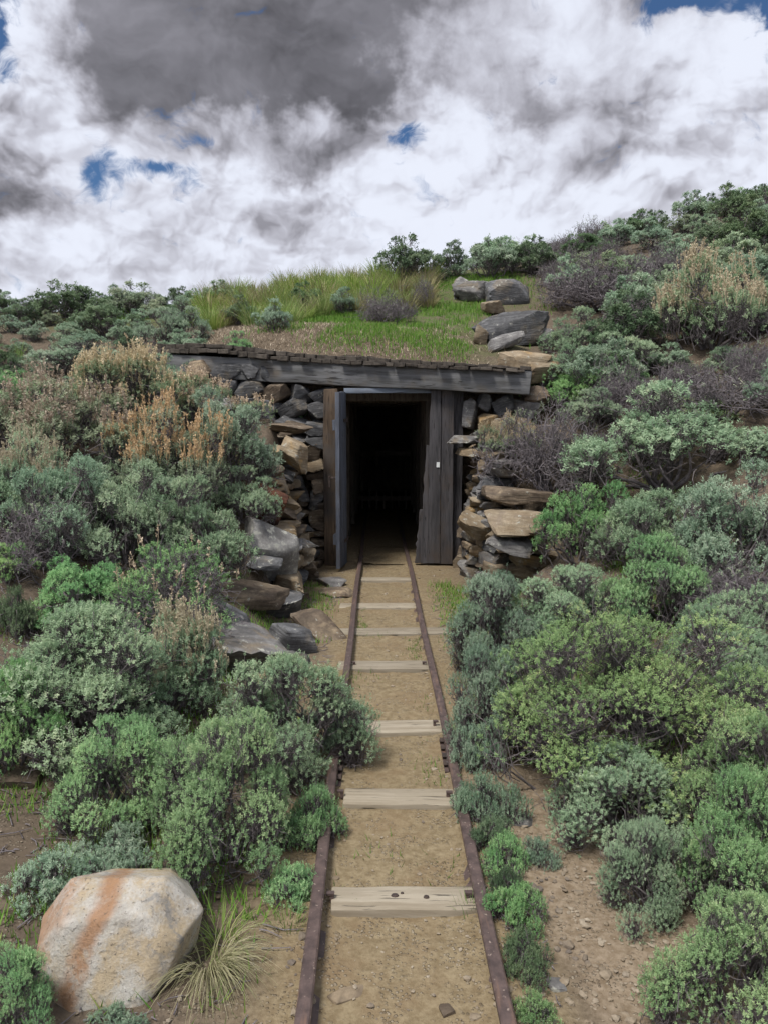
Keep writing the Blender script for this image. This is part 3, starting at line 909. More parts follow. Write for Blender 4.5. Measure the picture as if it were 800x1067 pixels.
# tunnel behind the doors
tn = tag(empty('mine_tunnel', (0, 8.6, 0)), 'unlit tunnel lined with timber running into the hill behind the doors', 'tunnel')
def tunnel():
    ys = np.arange(0, 9.01, .3)
    pr = [(-.62, -.02), (-.66, .5), (-.66, 1.1), (-.6, 1.7), (-.55, 2.02), (0, 2.06), (.55, 2.02), (.62, 1.7), (.7, 1.1), (.7, .5), (.66, -.02)]
    V = np.array([(x, y, z) for y in ys for x, z in pr])
    V = V + np.stack([fbm(V * 2.5, 5), 0 * V[:, 0], fbm(V * 2.5, 6)], -1) * .08 * (V[:, 1:2] > .1)
    k = len(pr)
    F = [(j * k + i, j * k + i + 1, (j + 1) * k + i + 1, (j + 1) * k + i) for j in range(len(ys) - 1) for i in range(k - 1)]
    mobj('wall', raw_mesh('tunnel_wall', V, F, M['mine'], True), tn)
    e = (len(ys) - 1) * k
    bm = bmesh.new()
    bm.faces.new([bm.verts.new(V[e + i]) for i in range(k)])
    q = MB(); q.bm.free(); q.bm = bm
    q.build('end_wall', M['mine'], tn)
    xs = np.linspace(-.75, .75, 26); ys2 = np.linspace(-.06, 9.1, 120)
    X, Y = np.meshgrid(xs, ys2)
    Z = -.004 + fbm(np.stack([X * 5, Y * 5, 0 * X], -1), 9) * .02
    I = np.arange(X.size).reshape(X.shape)
    F = np.stack([I[:-1, :-1], I[:-1, 1:], I[1:, 1:], I[1:, :-1]], -1).reshape(-1, 4)
    me = raw_mesh('tunnel_floor', np.stack([X, Y, Z], -1).reshape(-1, 3), F, M['ground'], True)
    a = me.attributes.new('track', 'FLOAT', 'POINT'); a.data.foreach_set('value', np.ones(X.size, np.float32))
    mobj('floor', me, tn)
    for y in (.5, 1.9, 3.3, 4.7, 6.1):
        m = MB()
        m.box((-.53, y, .98), (.14, .14, 1.94), jit=.01, cuts=3); m.box((.56, y, .98), (.14, .14, 1.94), jit=.01, cuts=3); m.box((.01, y, 1.90), (1.2, .16, .15), jit=.01, cuts=3)
        m.build('timber_frame', M['minewood'], tn, .01)
    m = MB()
    for k in range(7): m.box((-.39 + k * .13, 5.3, .55), (.03, .03, 1.1))
    m.box((0, 5.27, .2), (.95, .03, .08)); m.box((0, 5.27, 1.0), (.95, .03, .08))
    m.build('gate', M['minewood'], tn)
tunnel()

# ------------------------------------------------------------------ track
def rail(sgn, y0, y1, label):
    H = .072
    prof = [(-.034, 0), (.034, 0), (.034, .008), (.007, .016), (.007, .048), (.021, .054), (.021, .068), (.016, H), (-.016, H), (-.021, .068), (-.021, .054), (-.007, .048), (-.007, .016), (-.034, .008)]
    n_ = int((y1 - y0) / .12) + 2
    ys = np.linspace(y0, y1, n_)
    V = []
    for y in ys:
        xc = track_x(y) + sgn * .270 + .004 * math.sin(y * 1.7 + sgn)
        for px, pz in prof: V.append((px + xc, y, pz - .020 + .004 * math.sin(y * 1.1 + sgn)))
    V = np.array(V); k = len(prof)
    mid = np.array([track_x(y0) + sgn * .270, y0, 0])
    F = [(j * k + i, j * k + (i + 1) % k, (j + 1) * k + (i + 1) % k, (j + 1) * k + i) for j in range(n_ - 1) for i in range(k)]
    bm = bmesh.new()
    vs = [bm.verts.new(v - mid) for v in V]
    for f in F: bm.faces.new([vs[i] for i in f])
    bm.faces.new(vs[:k]); bm.faces.new(vs[-k:])
    q = MB(); q.bm.free(); q.bm = bm
    o = q.build('rail', M['rail'], None, loc=mid)
    tag(o, label, 'rail', 'mine rails')
    return o, mid
JY = 3.42
rails = [rail(-1, .9, JY - .003, 'rusty left rail nearest the viewer beside the cream boulder'), rail(1, .9, JY + .15, 'rusty right rail nearest the viewer beside the gravel path'),
         rail(-1, JY + .003, 16, 'rusty left rail running into the dark tunnel'), rail(1, JY + .156, 16, 'rusty right rail running into the dark tunnel')]
def fishplate(o, mid, sgn, y):
    x = track_x(y) + sgn * .270 - sgn * .0135
    m = MB(); m.box((0, 0, 0), (.010, .36, .030)); m.box((-sgn * .012, 0, -.018), (.022, .36, .008))
    f = m.build('fishplate', M['rail'], o, .002, loc=Vector((x, y, .020)) - Vector(mid))
    for k in (-.13, -.045, .045, .13):
        t = bmesh.new()
        bmesh.ops.create_cone(t, cap_ends=True, segments=6, radius1=.014, radius2=.014, depth=.02, matrix=Matrix.Translation((-sgn * .014, k, 0)) @ Matrix.Rotation(math.pi / 2, 4, 'Y'))
        q = MB(); q.add(t); q.build('bolt', M['iron'], f)
fishplate(*rails[1], 1, JY + .12)
fishplate(*rails[0], -1, JY - .02)

# sleepers: (centre py, px left, px right, thickness px, label)
ties = [
    (938, 345, 496, 30, 'pale wooden sleeper with two dark knots, nearest the viewer'),
    (831, 358, 482, 20, 'pale smooth sleeper second from the viewer beside the rail joint'),
    (757, 368, 462, 15, 'pale split sleeper third from the viewer beside sagebrush on the left'),
    (694, 352, 450, 11, 'pale sleeper with its end showing outside the left rail next to green grass'),
    (658, 346, 466, 10, 'longest pale sleeper, sticking out on both sides of the rails'),
    (631, 354, 438, 8, 'short pale sleeper before the tunnel with its left end sticking out'),
    (604, 376, 430, 4, 'dusty half-buried sleeper closest to the tunnel mouth'),
]
for i, (py, x0, x1, tp, lab) in enumerate(ties):
    d = ray(400, py); t = -CAM_Z / d[2]; Y = d[1] * t
    sc_ = t / F_PX
    dep = min(.17, tp * sc_ * Y / CAM_Z * .9)
    xa, xb = (x0 - CX) * sc_, (x1 - CX) * sc_
    m = MB(); m.box((0, 0, 0), (xb - xa, dep, .08), cuts=4, jit=.0022)
    o = m.build('sleeper', M['tie'], None, .009, loc=((xa + xb) / 2, Y, -.030 - .003 * (i % 3)), smooth=True)
    o.rotation_euler = (random.uniform(-.02, .02), random.uniform(-.012, .012), random.uniform(-.03, .03))
    tag(o, lab, 'railway sleeper', 'wooden sleepers')
    if i == 0:
        for kx, ky, r_ in ((-.03, .008, .012), (.075, .0, .008), (-.005, .02, .005)):
            t_ = bmesh.new(); bmesh.ops.create_cone(t_, cap_ends=True, segments=10, radius1=r_, radius2=r_ * .7, depth=.006, matrix=Matrix.Diagonal((1.3, 1, 1, 1)))
            q = MB(); q.add(t_); q.build('knot', M['iron'], o, loc=(kx, ky, .0425))
    for sg in (-1, 1):
        xr = track_x(Y) + sg * .270 - sg * .045
        if xa - .02 < xr < xb + .02 and i < 4:
            mm = MB(); mm.box((0, 0, -.004), (.014, .014, .03)); mm.box((sg * .006, 0, .012), (.028, .018, .009))
            mm.build('spike', M['rail'], o, .002, loc=Vector((xr, Y, .014)) - o.location)

# ------------------------------------------------------------------ plants
def unit(v): return v / np.maximum(np.linalg.norm(v, axis=-1, keepdims=True), 1e-9)

def leaves(pos, axis_, tint, n_leaf, L, W, slen, g, tilt=(.85, 1.5)):
    """leafy shoots: n_leaf narrow leaves spiralling round every shoot axis"""
    k = len(pos)
    ref = np.where(np.abs(axis_[:, 2:3]) > .9, np.array([[1., 0, 0]]), np.array([[0, 0, 1.]]))
    e1 = unit(np.cross(axis_, ref)); e2 = np.cross(axis_, e1)
    j = np.arange(n_leaf)[None, :, None]
    ang = j * 2.39996 + g.uniform(0, 6.28, (k, 1, 1)) + g.normal(size=(k, n_leaf, 1)) * .35
    til = g.uniform(tilt[0], tilt[1], (k, n_leaf, 1))
    f = (j + g.uniform(0, 1, (k, n_leaf, 1))) / n_leaf
    rad = e1[:, None] * np.cos(ang) + e2[:, None] * np.sin(ang)
    til = til * (1.08 - .3 * f)
    d = axis_[:, None] * np.cos(til) + rad * np.sin(til)
    side = unit(np.cross(d, axis_[:, None] + .01))
    side = unit(side + rad * g.normal(size=(k, n_leaf, 1)) * .5)
    b = pos[:, None] + axis_[:, None] * f * slen
    l = L * g.uniform(.65, 1.2, (k, n_leaf, 1)); w_ = W * g.uniform(.7, 1.2, (k, n_leaf, 1))
    mid = b + d * l * .62
    V = np.stack([b, mid + side * w_ / 2, b + d * l, mid - side * w_ / 2], 2).reshape(-1, 3)
    F = np.arange(len(V)).reshape(-1, 4)
    tt = np.clip(tint[:, None] + g.normal(size=(k, n_leaf)) * .10 + (f[..., 0] - .5) * .15, 0, 1)
    return V, F, np.repeat(tt.ravel(), 4)

def tubes(A, B, ra, rb, bend, g, seg=3, sides=3):
    """tapered twigs from A to B, all in one go"""
    k = len(A)
    t = np.linspace(0, 1, seg + 1)[None, :, None]
    off = g.normal(size=(k, 1, 3)) * bend * np.linalg.norm(B - A, axis=1)[:, None, None]
    c = A[:, None] * (1 - t) + B[:, None] * t + off * np.sin(math.pi * t) + g.normal(size=(k, seg + 1, 3)) * bend * .25 * np.linalg.norm(B - A, axis=1)[:, None, None] * (t > 0) * (t < 1)
    d = unit(B - A)
    ref = np.where(np.abs(d[:, 2:3]) > .9, np.array([[1., 0, 0]]), np.array([[0, 0, 1.]]))
    e1 = unit(np.cross(d, ref)); e2 = np.cross(d, e1)
    r = np.asarray(ra).reshape(-1, 1, 1) * (1 - t) + np.asarray(rb).reshape(-1, 1, 1) * t
    rings = []
    for s in range(sides):
        a = 2 * math.pi * s / sides
        rings.append(c + (e1[:, None] * math.cos(a) + e2[:, None] * math.sin(a)) * r)
    V = np.stack(rings, 2)                       # k, seg+1, sides, 3
    idx = np.arange(k * (seg + 1) * sides).reshape(k, seg + 1, sides)
    F = []
    for s in range(sides):
        s2 = (s + 1) % sides
        F.append(np.stack([idx[:, :-1, s], idx[:, :-1, s2], idx[:, 1:, s2], idx[:, 1:, s]], -1).reshape(-1, 4))
    return V.reshape(-1, 3), np.concatenate(F)

def merge(parts):
    Vs, Fs, Ts, o = [], [], [], 0
    for p in parts:
        Vs.append(p[0]); Fs.append(p[1] + o); o += len(p[0])
        Ts.append(p[2] if len(p) > 2 else np.full(len(p[0]), .5))
    return np.concatenate(Vs), np.concatenate(Fs), np.concatenate(Ts)

def bush(seed, width=.9, hgt=.6, lobes=22, shoots=48, nleaf=11, L=.022, W=.0075, slen=.05, dry=0., stalks=0, gap=.0):
    """one sagebrush: returns meshes of foliage, branches, seed stalks"""
    g = np.random.default_rng(seed)
    Rr = width / 2
    a = g.uniform(0, 2 * math.pi, lobes)
    u = np.sqrt((np.arange(lobes) + .5) / lobes)
    a = np.arange(lobes) * 2.39996 + g.normal(size=lobes) * .35
    rr = Rr * .80 * u
    sk = 1 + .26 * np.sin(a * 2 + g.uniform(0, 6)) + .18 * np.sin(a * 3 + g.uniform(0, 6)) + g.normal(size=lobes) * .1
    lr = Rr * g.uniform(.20, .38, lobes)
    cx, cy = rr * np.cos(a) * sk, rr * np.sin(a) * sk
    top = hgt * np.sqrt(np.clip(1 - (u * .92) ** 2.2, .05, 1)) * g.uniform(.58, 1.12, lobes)
    cz = np.maximum(top - lr * .6, hgt * .16)
    low = g.uniform(size=lobes) < .22 * u
    cz = np.where(low, cz * .55, cz)
    Cn = np.stack([cx, cy, cz], -1)
    base = np.stack([g.normal(size=lobes) * .035, g.normal(size=lobes) * .035, np.full(lobes, -.04)], -1)
    # shoots
    SP, SA, ST = [], [], []
    tw = []
    for i in range(lobes):
        n_ = int(shoots * (lr[i] / (Rr * .29)) ** 2 * g.uniform(.75, 1.2) * (1 - dry))
        if g.uniform() < gap: n_ = int(n_ * .25)
        n_ = max(n_, 2)
        d = unit(g.normal(size=(n_, 3)) * np.array([1, 1, .8]) + np.array([0, 0, .95]) + unit(Cn[i] * np.array([1, 1, .3]))[None] * .35)
        p = Cn[i] + d * lr[i] * (g.uniform(.5, 1.0, (n_, 1)) ** .5 + (g.uniform(size=(n_, 1)) < .07) * g.uniform(.05, .45, (n_, 1))) * np.array([1, 1, .8])
        ax = unit(d * .7 + np.array([-.1, -.12, .65]) + g.normal(size=(n_, 3)) * .33)
        SP.append(p - ax * slen * .4); SA.append(ax)
        lt = g.uniform(.08, .74)
        ST.append(np.clip(lt + g.normal(size=n_) * .16, 0, 1))
        nt_ = max(3, int(n_ * .45))
        sel = g.integers(0, n_, nt_)
        tw.append((np.repeat(Cn[i][None] - np.array([0, 0, lr[i] * .35]), nt_, 0) + g.normal(size=(nt_, 3)) * lr[i] * .2, (p - ax * slen * .4)[sel]))
    SP, SA, ST = np.concatenate(SP), np.concatenate(SA), np.concatenate(ST)
    fol = leaves(SP, SA, ST, nleaf, L, W, slen, g)
    # wood
    tA = np.concatenate([t[0] for t in tw]); tB = np.concatenate([t[1] for t in tw])
    parts = [tubes(base, Cn - np.array([0, 0, 1]) * lr[:, None] * .35, np.full(lobes, .011) * (width / .9 + .2), np.full(lobes, .004), .14, g, 5, 5), tubes(tA, tB, np.full(len(tA), .003), np.full(len(tA), .0012), .12, g, 2, 3)]
    nd = int(150 + 810 * dry)
    i = g.integers(0, lobes, nd)
    d = unit(g.normal(size=(nd, 3)) + np.array([0, 0, .55]))
    st = Cn[i] + g.normal(size=(nd, 3)) * lr[i][:, None] * .45
    st[:, 2] = np.maximum(st[:, 2] * g.uniform(.35, 1, nd), .03)
    en = st + d * (lr[i] * g.uniform(.4, 1.15, nd))[:, None]
    en[:, 2] = np.maximum(en[:, 2], .02)
    parts.append(tubes(st, en, np.full(nd, .0035), np.full(nd, .0013), .14, g, 3, 3))
    if dry:
        n2 = int(2600 * dry)
        j = g.integers(0, nd, n2); f = g.uniform(.3, 1, (n2, 1))
        s2 = st[j] * (1 - f) + en[j] * f
        e2 = s2 + unit(d[j] + g.normal(size=(n2, 3)) * .7) * g.uniform(.03, .09, (n2, 1))
        parts.append(tubes(s2, e2, np.full(n2, .0022), np.full(n2, .001), .1, g, 2, 3))
    wood = merge(parts)
    stk = None
    if stalks:
        i = g.integers(0, len(SP), stalks)
        up = SP[i][:, 2] > hgt * .35
        s0 = SP[i][up]
        ln = g.uniform(.06, .17, (len(s0), 1)) * (hgt / .6)
        ax = unit(SA[i][up] * .25 + np.array([0, 0, 1]) + g.normal(size=s0.shape) * .12)
        e0 = s0 + ax * ln
        s1 = tubes(s0, e0, np.full(len(s0), .0022), np.full(len(s0), .0012), .05, g, 3, 3)
        q = g.uniform(.35, 1, (len(s0), 7, 1))
        sp = (s0[:, None] * (1 - q) + e0[:, None] * q).reshape(-1, 3)
        ta = np.repeat(g.uniform(.2, .9, len(s0)), 7)
        s2 = leaves(sp, unit(np.repeat(ax, 7, 0) + g.normal(size=(len(sp), 3)) * .35), ta, 3, .015, .008, .014, g, (.3, 1.1))
        stk = merge([s1, s2])
    sd_ = f'sagebrush_{seed}'
    fm = raw_mesh(sd_ + '_foliage', *fol[:2], M['sage'], False, fol[2])
    bmh = raw_mesh(sd_ + '_branches', *wood[:2], M['twig'], True)
    sm = raw_mesh(sd_ + '_stalks', *stk[:2], M['stalk'], False, stk[2]) if stk else None
    return dict(width=width, hgt=hgt, foliage=fm, branches=bmh, stalks=sm)

def tussock(seed, n=170, L=.3, W=.004, spread=.8, base=.05, droop=.5, mat='grass', tl=.25, bias=None):
    g = np.random.default_rng(seed)
    a = g.uniform(0, 6.283, n)
    if bias is not None: a = bias + g.normal(size=n) * 1.0
    lean = np.abs(g.normal(size=n)) * spread * .6 + .08
    d0 = np.stack([np.cos(a), np.sin(a), 0 * a], -1)
    b = d0 * (base * np.sqrt(g.uniform(0, 1, n)))[:, None]
    l = L * g.uniform(.5, 1.1, n)
    seg = 5
    V = []
    side = np.stack([-np.sin(a), np.cos(a), 0 * a], -1)
    side = unit(side + g.normal(size=side.shape) * .4)
    p = b.copy(); ang = lean.copy()
    for s in range(seg + 1):
        w_ = W * (1 - .92 * (s / seg) ** 1.5)
        V.append(np.stack([p - side * w_ / 2, p + side * w_ / 2], 1))
        p = p + (d0 * np.sin(ang)[:, None] + np.array([0, 0, 1]) * np.cos(ang)[:, None]) * (l / seg)[:, None]
        ang = np.minimum(ang + droop * g.uniform(.6, 1.3, n) / seg * 1.6, 2.3)
    V = np.stack(V, 1)
    idx = np.arange(n * (seg + 1) * 2).reshape(n, seg + 1, 2)
    F = np.stack([idx[:, :-1, 0], idx[:, :-1, 1], idx[:, 1:, 1], idx[:, 1:, 0]], -1).reshape(-1, 4)
    t = np.repeat(np.clip(g.beta(1.2, 2.5, n) + tl - .2, 0, 1), (seg + 1) * 2)
    return raw_mesh(f'tussock_{seed}', V.reshape(-1, 3), F, M[mat], True, t)

# prototypes
NEAR = [bush(101 + i, 1.0, .62, 30, 165, 11, .0135, .0062, .024, gap=.08) for i in range(5)]
MID = [bush(121 + i, .9, .56, 26, 95, 10, .018, .0088, .028, gap=.08) for i in range(4)]
FAR = [bush(141 + i, .9, .6, 22, 36, 8, .036, .020, .045) for i in range(4)]
FRINGE = [bush(161 + i, .9, .5, 24, 80, 10, .018, .0085, .028, stalks=620) for i in range(3)]
DRY = [bush(181 + i, .9, .5, 22, 40, 8, .015, .007, .026, dry=.86) for i in range(3)]
HALF = [bush(191 + i, .95, .55, 26, 100, 10, .0145, .0066, .026, dry=.45, stalks=40) for i in range(2)]
BIG = [bush(113 + i, 1.25, .85, 42, 170, 11, .0125, .0058, .024, gap=.1) for i in range(2)]
LOW = [bush(201 + i, .5, .16, 28, 50, 9, .012, .006, .018) for i in range(3)]

def put_bush(proto, loc, w_, h_, rz, mat, label, group=None, name='sagebrush', cat='shrub', stalk_mat='stalk', twig='twig'):
    sx = w_ / proto['width']; sz = h_ / proto['hgt']
    e = empty(name, (loc[0], loc[1], loc[2] - .02), rz, (sx, sx, sz))
    tag(e, label, cat, group)
    for nm, key, mt in (('foliage', 'foliage', mat), ('branches', 'branches', twig), ('seed_stalks', 'stalks', stalk_mat)):
        me = proto[key]
        if me is None: continue
        o = mobj(nm, me, e)
        o.material_slots[0].link = 'OBJECT'
        o.material_slots[0].material = M[mt]
    return e

# kind -> prototypes, leaf material, name, stalk, twig
KIND = {
    'sage': (NEAR, 'sage', 'sagebrush', 'stalk', 'twig'), 'blue': (NEAR, 'blue', 'sagebrush', 'stalk', 'twig'), 'green': (NEAR, 'green', 'sagebrush', 'stalk', 'twig'), 'yellow': (NEAR, 'yellow', 'sagebrush', 'stalk', 'twig'),
    'big': (BIG, 'yellow', 'sagebrush', 'stalk', 'twig'),
    'msage': (MID, 'sage', 'sagebrush', 'stalk', 'twig'), 'mblue': (MID, 'blue', 'sagebrush', 'stalk', 'twig'), 'mgreen': (MID, 'green', 'sagebrush', 'stalk', 'twig'), 'mdark': (MID, 'dark', 'shrub', 'stalk', 'twig'),
    'myellow': (MID, 'yellow', 'sagebrush', 'stalk', 'twig'),
    'fringe': (FRINGE, 'olive', 'sagebrush', 'stalk', 'twig'), 'sfringe': (FRINGE, 'sage', 'sagebrush', 'stalk', 'twig'), 'gold': (FRINGE, 'olive', 'sagebrush', 'rust_stalk', 'twig'),
    'dry': (DRY, 'olive', 'dead_shrub', 'stalk', 'dead_twig'), 'half': (HALF, 'green', 'sagebrush', 'stalk', 'dead_twig'),
    'fsage': (FAR, 'sage', 'sagebrush', 'stalk', 'twig'), 'fblue': (FAR, 'blue', 'sagebrush', 'stalk', 'twig'), 'fdark': (FAR, 'dark', 'shrub', 'stalk', 'twig'), 'folive': (FAR, 'olive', 'sagebrush', 'stalk', 'twig'),
    'low': (LOW, 'green', 'ground_shrub', 'stalk', 'twig'), 'lowsage': (LOW, 'blue', 'ground_shrub', 'stalk', 'twig'), 'lowdark': (LOW, 'dark', 'ground_shrub', 'stalk', 'twig'),
}
# centre px, base py, width px, height px, kind, label
plants = [
    # left bank, near to far
    (232, 895, 150, 150, 'green', 'dense bright green sagebrush standing right behind the cream boulder'),
    (135, 855, 125, 115, 'green', 'green sagebrush left of the dense bush behind the cream boulder'),
    (292, 805, 150, 118, 'sage', 'wide grey-green sagebrush pressing against the left rail'),
    (345, 775, 60, 55, 'blue', 'small sagebrush sprig hanging over the left rail'),
    (95, 768, 200, 130, 'sage', 'broad pale green sagebrush at mid left with grey twigs underneath'),
    (190, 735, 105, 90, 'sfringe', 'sagebrush with dry tan seed stalks in front of the pale grey slab'),
    (15, 800, 100, 120, 'green', 'green sagebrush cut by the left edge of the view above the brown stone'),
    (20, 1075, 80, 90, 'green', 'green sagebrush in the bottom left corner beside the cream boulder'),
    (60, 935, 90, 45, 'lowsage', 'low blue-grey shrub up-left of the cream boulder'),
    (120, 900, 90, 40, 'lowsage', 'low grey-green sprigs just behind the top of the cream boulder'),
    (325, 870, 70, 50, 'low', 'low green shrub beside the left rail, right of the dense bush'),
    (305, 935, 60, 35, 'low', 'small low green shrub between the grass tussock and the left rail'),
    (120, 1075, 60, 26, 'lowsage', 'small sprig at the foot of the cream boulder'),
    (175, 660, 150, 92, 'half', 'half-bare grey twiggy shrub with a few green tips on the left bank'),
    (90, 650, 95, 75, 'mgreen', 'green sagebrush growing at the left foot of the half-bare grey shrub'),
    (45, 590, 110, 80, 'dry', 'leafless grey shrub on the left bank by the view edge'),
    (15, 655, 50, 40, 'lowdark', 'low dark green clump on bare reddish soil at far left'),
    (8, 600, 50, 45, 'mgreen', 'small green sagebrush at the far left edge above reddish soil'),
    (70, 575, 110, 110, 'mblue', 'blue-green sagebrush at mid left under the tan-fringed shrubs'),
    (135, 585, 105, 100, 'msage', 'grey-green sagebrush in the middle of the left bank'),
    (200, 598, 105, 95, 'msage', 'grey-green sagebrush touching the lichen boulder'),
    (165, 540, 90, 60, 'mblue', 'dull blue-green sagebrush under the orange-tipped shrub'),
    (172, 520, 120, 92, 'gold', 'shrub with bright orange-tan seed heads on the left bank'),
    (238, 505, 105, 95, 'mblue', 'bluish sagebrush beside the top of the left stone wall'),
    (255, 545, 70, 55, 'msage', 'small sagebrush above the rust-red block'),
    (45, 478, 150, 82, 'fringe', 'tan-fringed olive shrub at the left edge below the hill'),
    (125, 455, 130, 80, 'fringe', 'tan-fringed olive shrub below the left end of the beam'),
    (205, 445, 100, 50, 'fringe', 'tan-fringed shrub under the beam left of the dark stones'),
    (30, 530, 80, 75, 'sfringe', 'grey sagebrush with dry stalks at the far left'),
    (310, 452, 22, 26, 'mgreen', 'tiny green sagebrush growing from the left wall top'),
    (268, 745, 62, 40, 'sfringe', 'dry-tipped sagebrush over the foot of the pale grey slab'),
    (200, 835, 60, 55, 'dry', 'grey tangle of dead twigs between the two green bushes on the left'),
    (100, 700, 110, 70, 'dry', 'grey dead twigs beneath the broad pale green sagebrush'),
    # left hill
    (92, 396, 135, 45, 'mblue', 'wide low blue-grey sagebrush on the slope left of the roof'),
    (22, 402, 60, 26, 'lowdark', 'dark low shrub at the left edge of the hill slope'),
    (186, 362, 62, 48, 'mblue', 'round blue-grey sagebrush just above the left end of the roof'),
    (72, 332, 66, 38, 'fdark', 'tall dark shrub on the left skyline'),
    (108, 350, 62, 36, 'fdark', 'dark green shrub below the tall dark skyline shrub on the left'),
    (25, 340, 40, 26, 'fdark', 'small dark shrub at the left end of the skyline'),
    (140, 330, 56, 32, 'folive', 'olive shrub on the skyline left of the grasses'),
    (193, 308, 66, 28, 'fdark', 'dark rounded shrub on the skyline above the blue-grey bush'),
    (285, 345, 36, 28, 'fblue', 'small blue-grey bush at the foot of the hill grasses'),
    (360, 328, 34, 26, 'fblue', 'small grey-green bush among the hill grasses above the roof'),
    (425, 296, 64, 42, 'fdark', 'large dark shrub on the skyline above the tunnel'),
    (400, 334, 60, 34, 'dry', 'purple-grey dead shrub beside the turf above the roof'),
    (440, 318, 28, 30, 'dry', 'small brown dead shrub at the upper edge of the turf'),
    (470, 290, 40, 34, 'fdark', 'dark shrub on the crest right of the large skyline shrub'),
    (510, 290, 50, 36, 'fblue', 'blue-green shrub on the crest above the rock outcrop'),
    (555, 286, 56, 36, 'fdark', 'dark green shrub on the crest right of the rock outcrop'),
    (252, 338, 40, 26, 'fdark', 'small dark shrub at the left end of the ridge grass'),
    (232, 318, 34, 24, 'folive', 'small olive shrub among the ridge grass near its left end'),
    (318, 322, 38, 24, 'fdark', 'small dark shrub in the middle of the ridge grass'),
    (285, 300, 44, 22, 'fdark', 'dark shrub on the skyline behind the ridge grass'),
    (345, 296, 46, 24, 'folive', 'olive shrub on the skyline behind the right half of the ridge grass'),
    (385, 290, 44, 30, 'fdark', 'dark shrub on the skyline left of the large skyline shrub'),
    # right bank
    (648, 812, 245, 178, 'big', 'largest sagebrush on the right bank, rounded and yellow-green'),
    (512, 775, 95, 112, 'blue', 'blue-grey sagebrush between the right rail and the largest bush'),
    (510, 702, 100, 100, 'blue', 'bluish sagebrush leaning over the right rail near the wall'),
    (590, 668, 120, 80, 'sage', 'grey-green sagebrush behind the largest right-bank bush'),
    (682, 655, 100, 92, 'green', 'olive green sagebrush below the dark twigs on the right'),
    (768, 728, 130, 112, 'sage', 'grey sagebrush at the right edge above the largest bush'),
    (650, 868, 140, 95, 'sage', 'spreading sagebrush with drooping branches below the largest bush'),
    (775, 865, 130, 115, 'yellow', 'yellow-green sagebrush at the right edge beside the largest bush'),
    (676, 950, 95, 105, 'sage', 'medium sagebrush at the right side of the gravel path'),
    (775, 960, 140, 150, 'green', 'green sagebrush at the right edge above the corner bush'),
    (768, 1068, 150, 145, 'green', 'wide green sagebrush in the bottom right corner'),
    (570, 515, 108, 92, 'dry', 'big leafless purple-grey shrub on top of the right wall'),
    (530, 480, 55, 40, 'fringe', 'yellowish shrub between the right wall stones and the leafless shrub'),
    (690, 505, 165, 100, 'msage', 'wide pale sagebrush in the middle of the right bank'),
    (610, 582, 85, 86, 'mgreen', 'bright green sagebrush at the right end of the stone wall'),
    (672, 590, 110, 90, 'msage', 'grey-green sagebrush right of the bright green one on the bank'),
    (760, 600, 130, 115, 'mblue', 'blue-grey sagebrush at the right edge of the middle bank'),
    (765, 640, 120, 60, 'dry', 'dark dead twigs at the right edge under the blue-grey sagebrush'),
    (590, 430, 72, 48, 'mgreen', 'green sagebrush just right of the beam end'),
    (645, 425, 70, 50, 'dry', 'grey dead shrub above the wide pale sagebrush'),
    (650, 392, 85, 44, 'msage', 'sagebrush with bare lower twigs on the right slope below the purple shrubs'),
    (735, 435, 150, 66, 'dry', 'wide purple-grey leafless shrub on the right slope'),
    (715, 450, 70, 40, 'myellow', 'bright yellow-green shrub above the wide pale sagebrush'),
    (742, 362, 120, 86, 'fringe', 'large olive shrub with tan seed heads on the right slope'),
    (790, 400, 70, 60, 'dry', 'grey leafless shrub at the right edge of the slope'),
    (605, 372, 70, 48, 'msage', 'pale grey-green sagebrush right of the boulders above the portal'),
    (625, 322, 125, 55, 'dry', 'broad purple-grey leafless shrub on the upper right slope'),
    (735, 345, 60, 30, 'mgreen', 'green shrub under the large olive shrub on the right slope'),
    (780, 268, 70, 46, 'fdark', 'dark green bush near the right end of the skyline'),
    (690, 300, 90, 46, 'dry', 'purple-grey dead shrub high on the right hillside'),
    (575, 398, 40, 30, 'msage', 'small sagebrush above the tan boulder by the beam'),
    # low growth along the right rail
    (524, 905, 52, 36, 'low', 'upper low green shrub creeping along the right rail'),
    (536, 962, 62, 44, 'low', 'middle low green shrub creeping along the right rail beside the path'),
    (546, 1010, 54, 40, 'lowdark', 'dark low shrub along the right rail left of the path stones'),
    (556, 1066, 50, 30, 'low', 'lowest green shrub by the right rail at the bottom edge'),
    (512, 882, 46, 34, 'lowdark', 'dark low sprig between the rail joint and the upper low green shrub'),
    (530, 935, 40, 30, 'lowdark', 'small dark sprig between the upper and middle low green shrubs by the right rail'),
    (560, 900, 40, 26, 'lowsage', 'small grey sprig on the gravel path edge near the flat grey stone'),
    (614, 446, 62, 44, 'msage', 'sagebrush above the big leafless shrub on the right wall'),
    (505, 855, 60, 46, 'lowsage', 'low grey-green shrub by the rail joint'),
    (495, 800, 50, 44, 'lowsage', 'low grey shrub outside the right rail under the blue-grey sagebrush'),
]
hold = []
for i, (px, py, w_, h_, kind, lab) in enumerate(plants):
    protos, mt, nm, stm, twm = KIND[kind]
    x, y, z = ground_at(px, py)
    dist = y / ray(px, py)[1]
    k = dist / F_PX
    hold.append((x, y, w_ * k / 2))
    put_bush(protos[i % len(protos)], (x, y, z), w_ * k * 1.12, h_ * k * 1.02, (i * 2.3) % 6.28, mt, lab, None, nm, 'shrub', stm, twm)

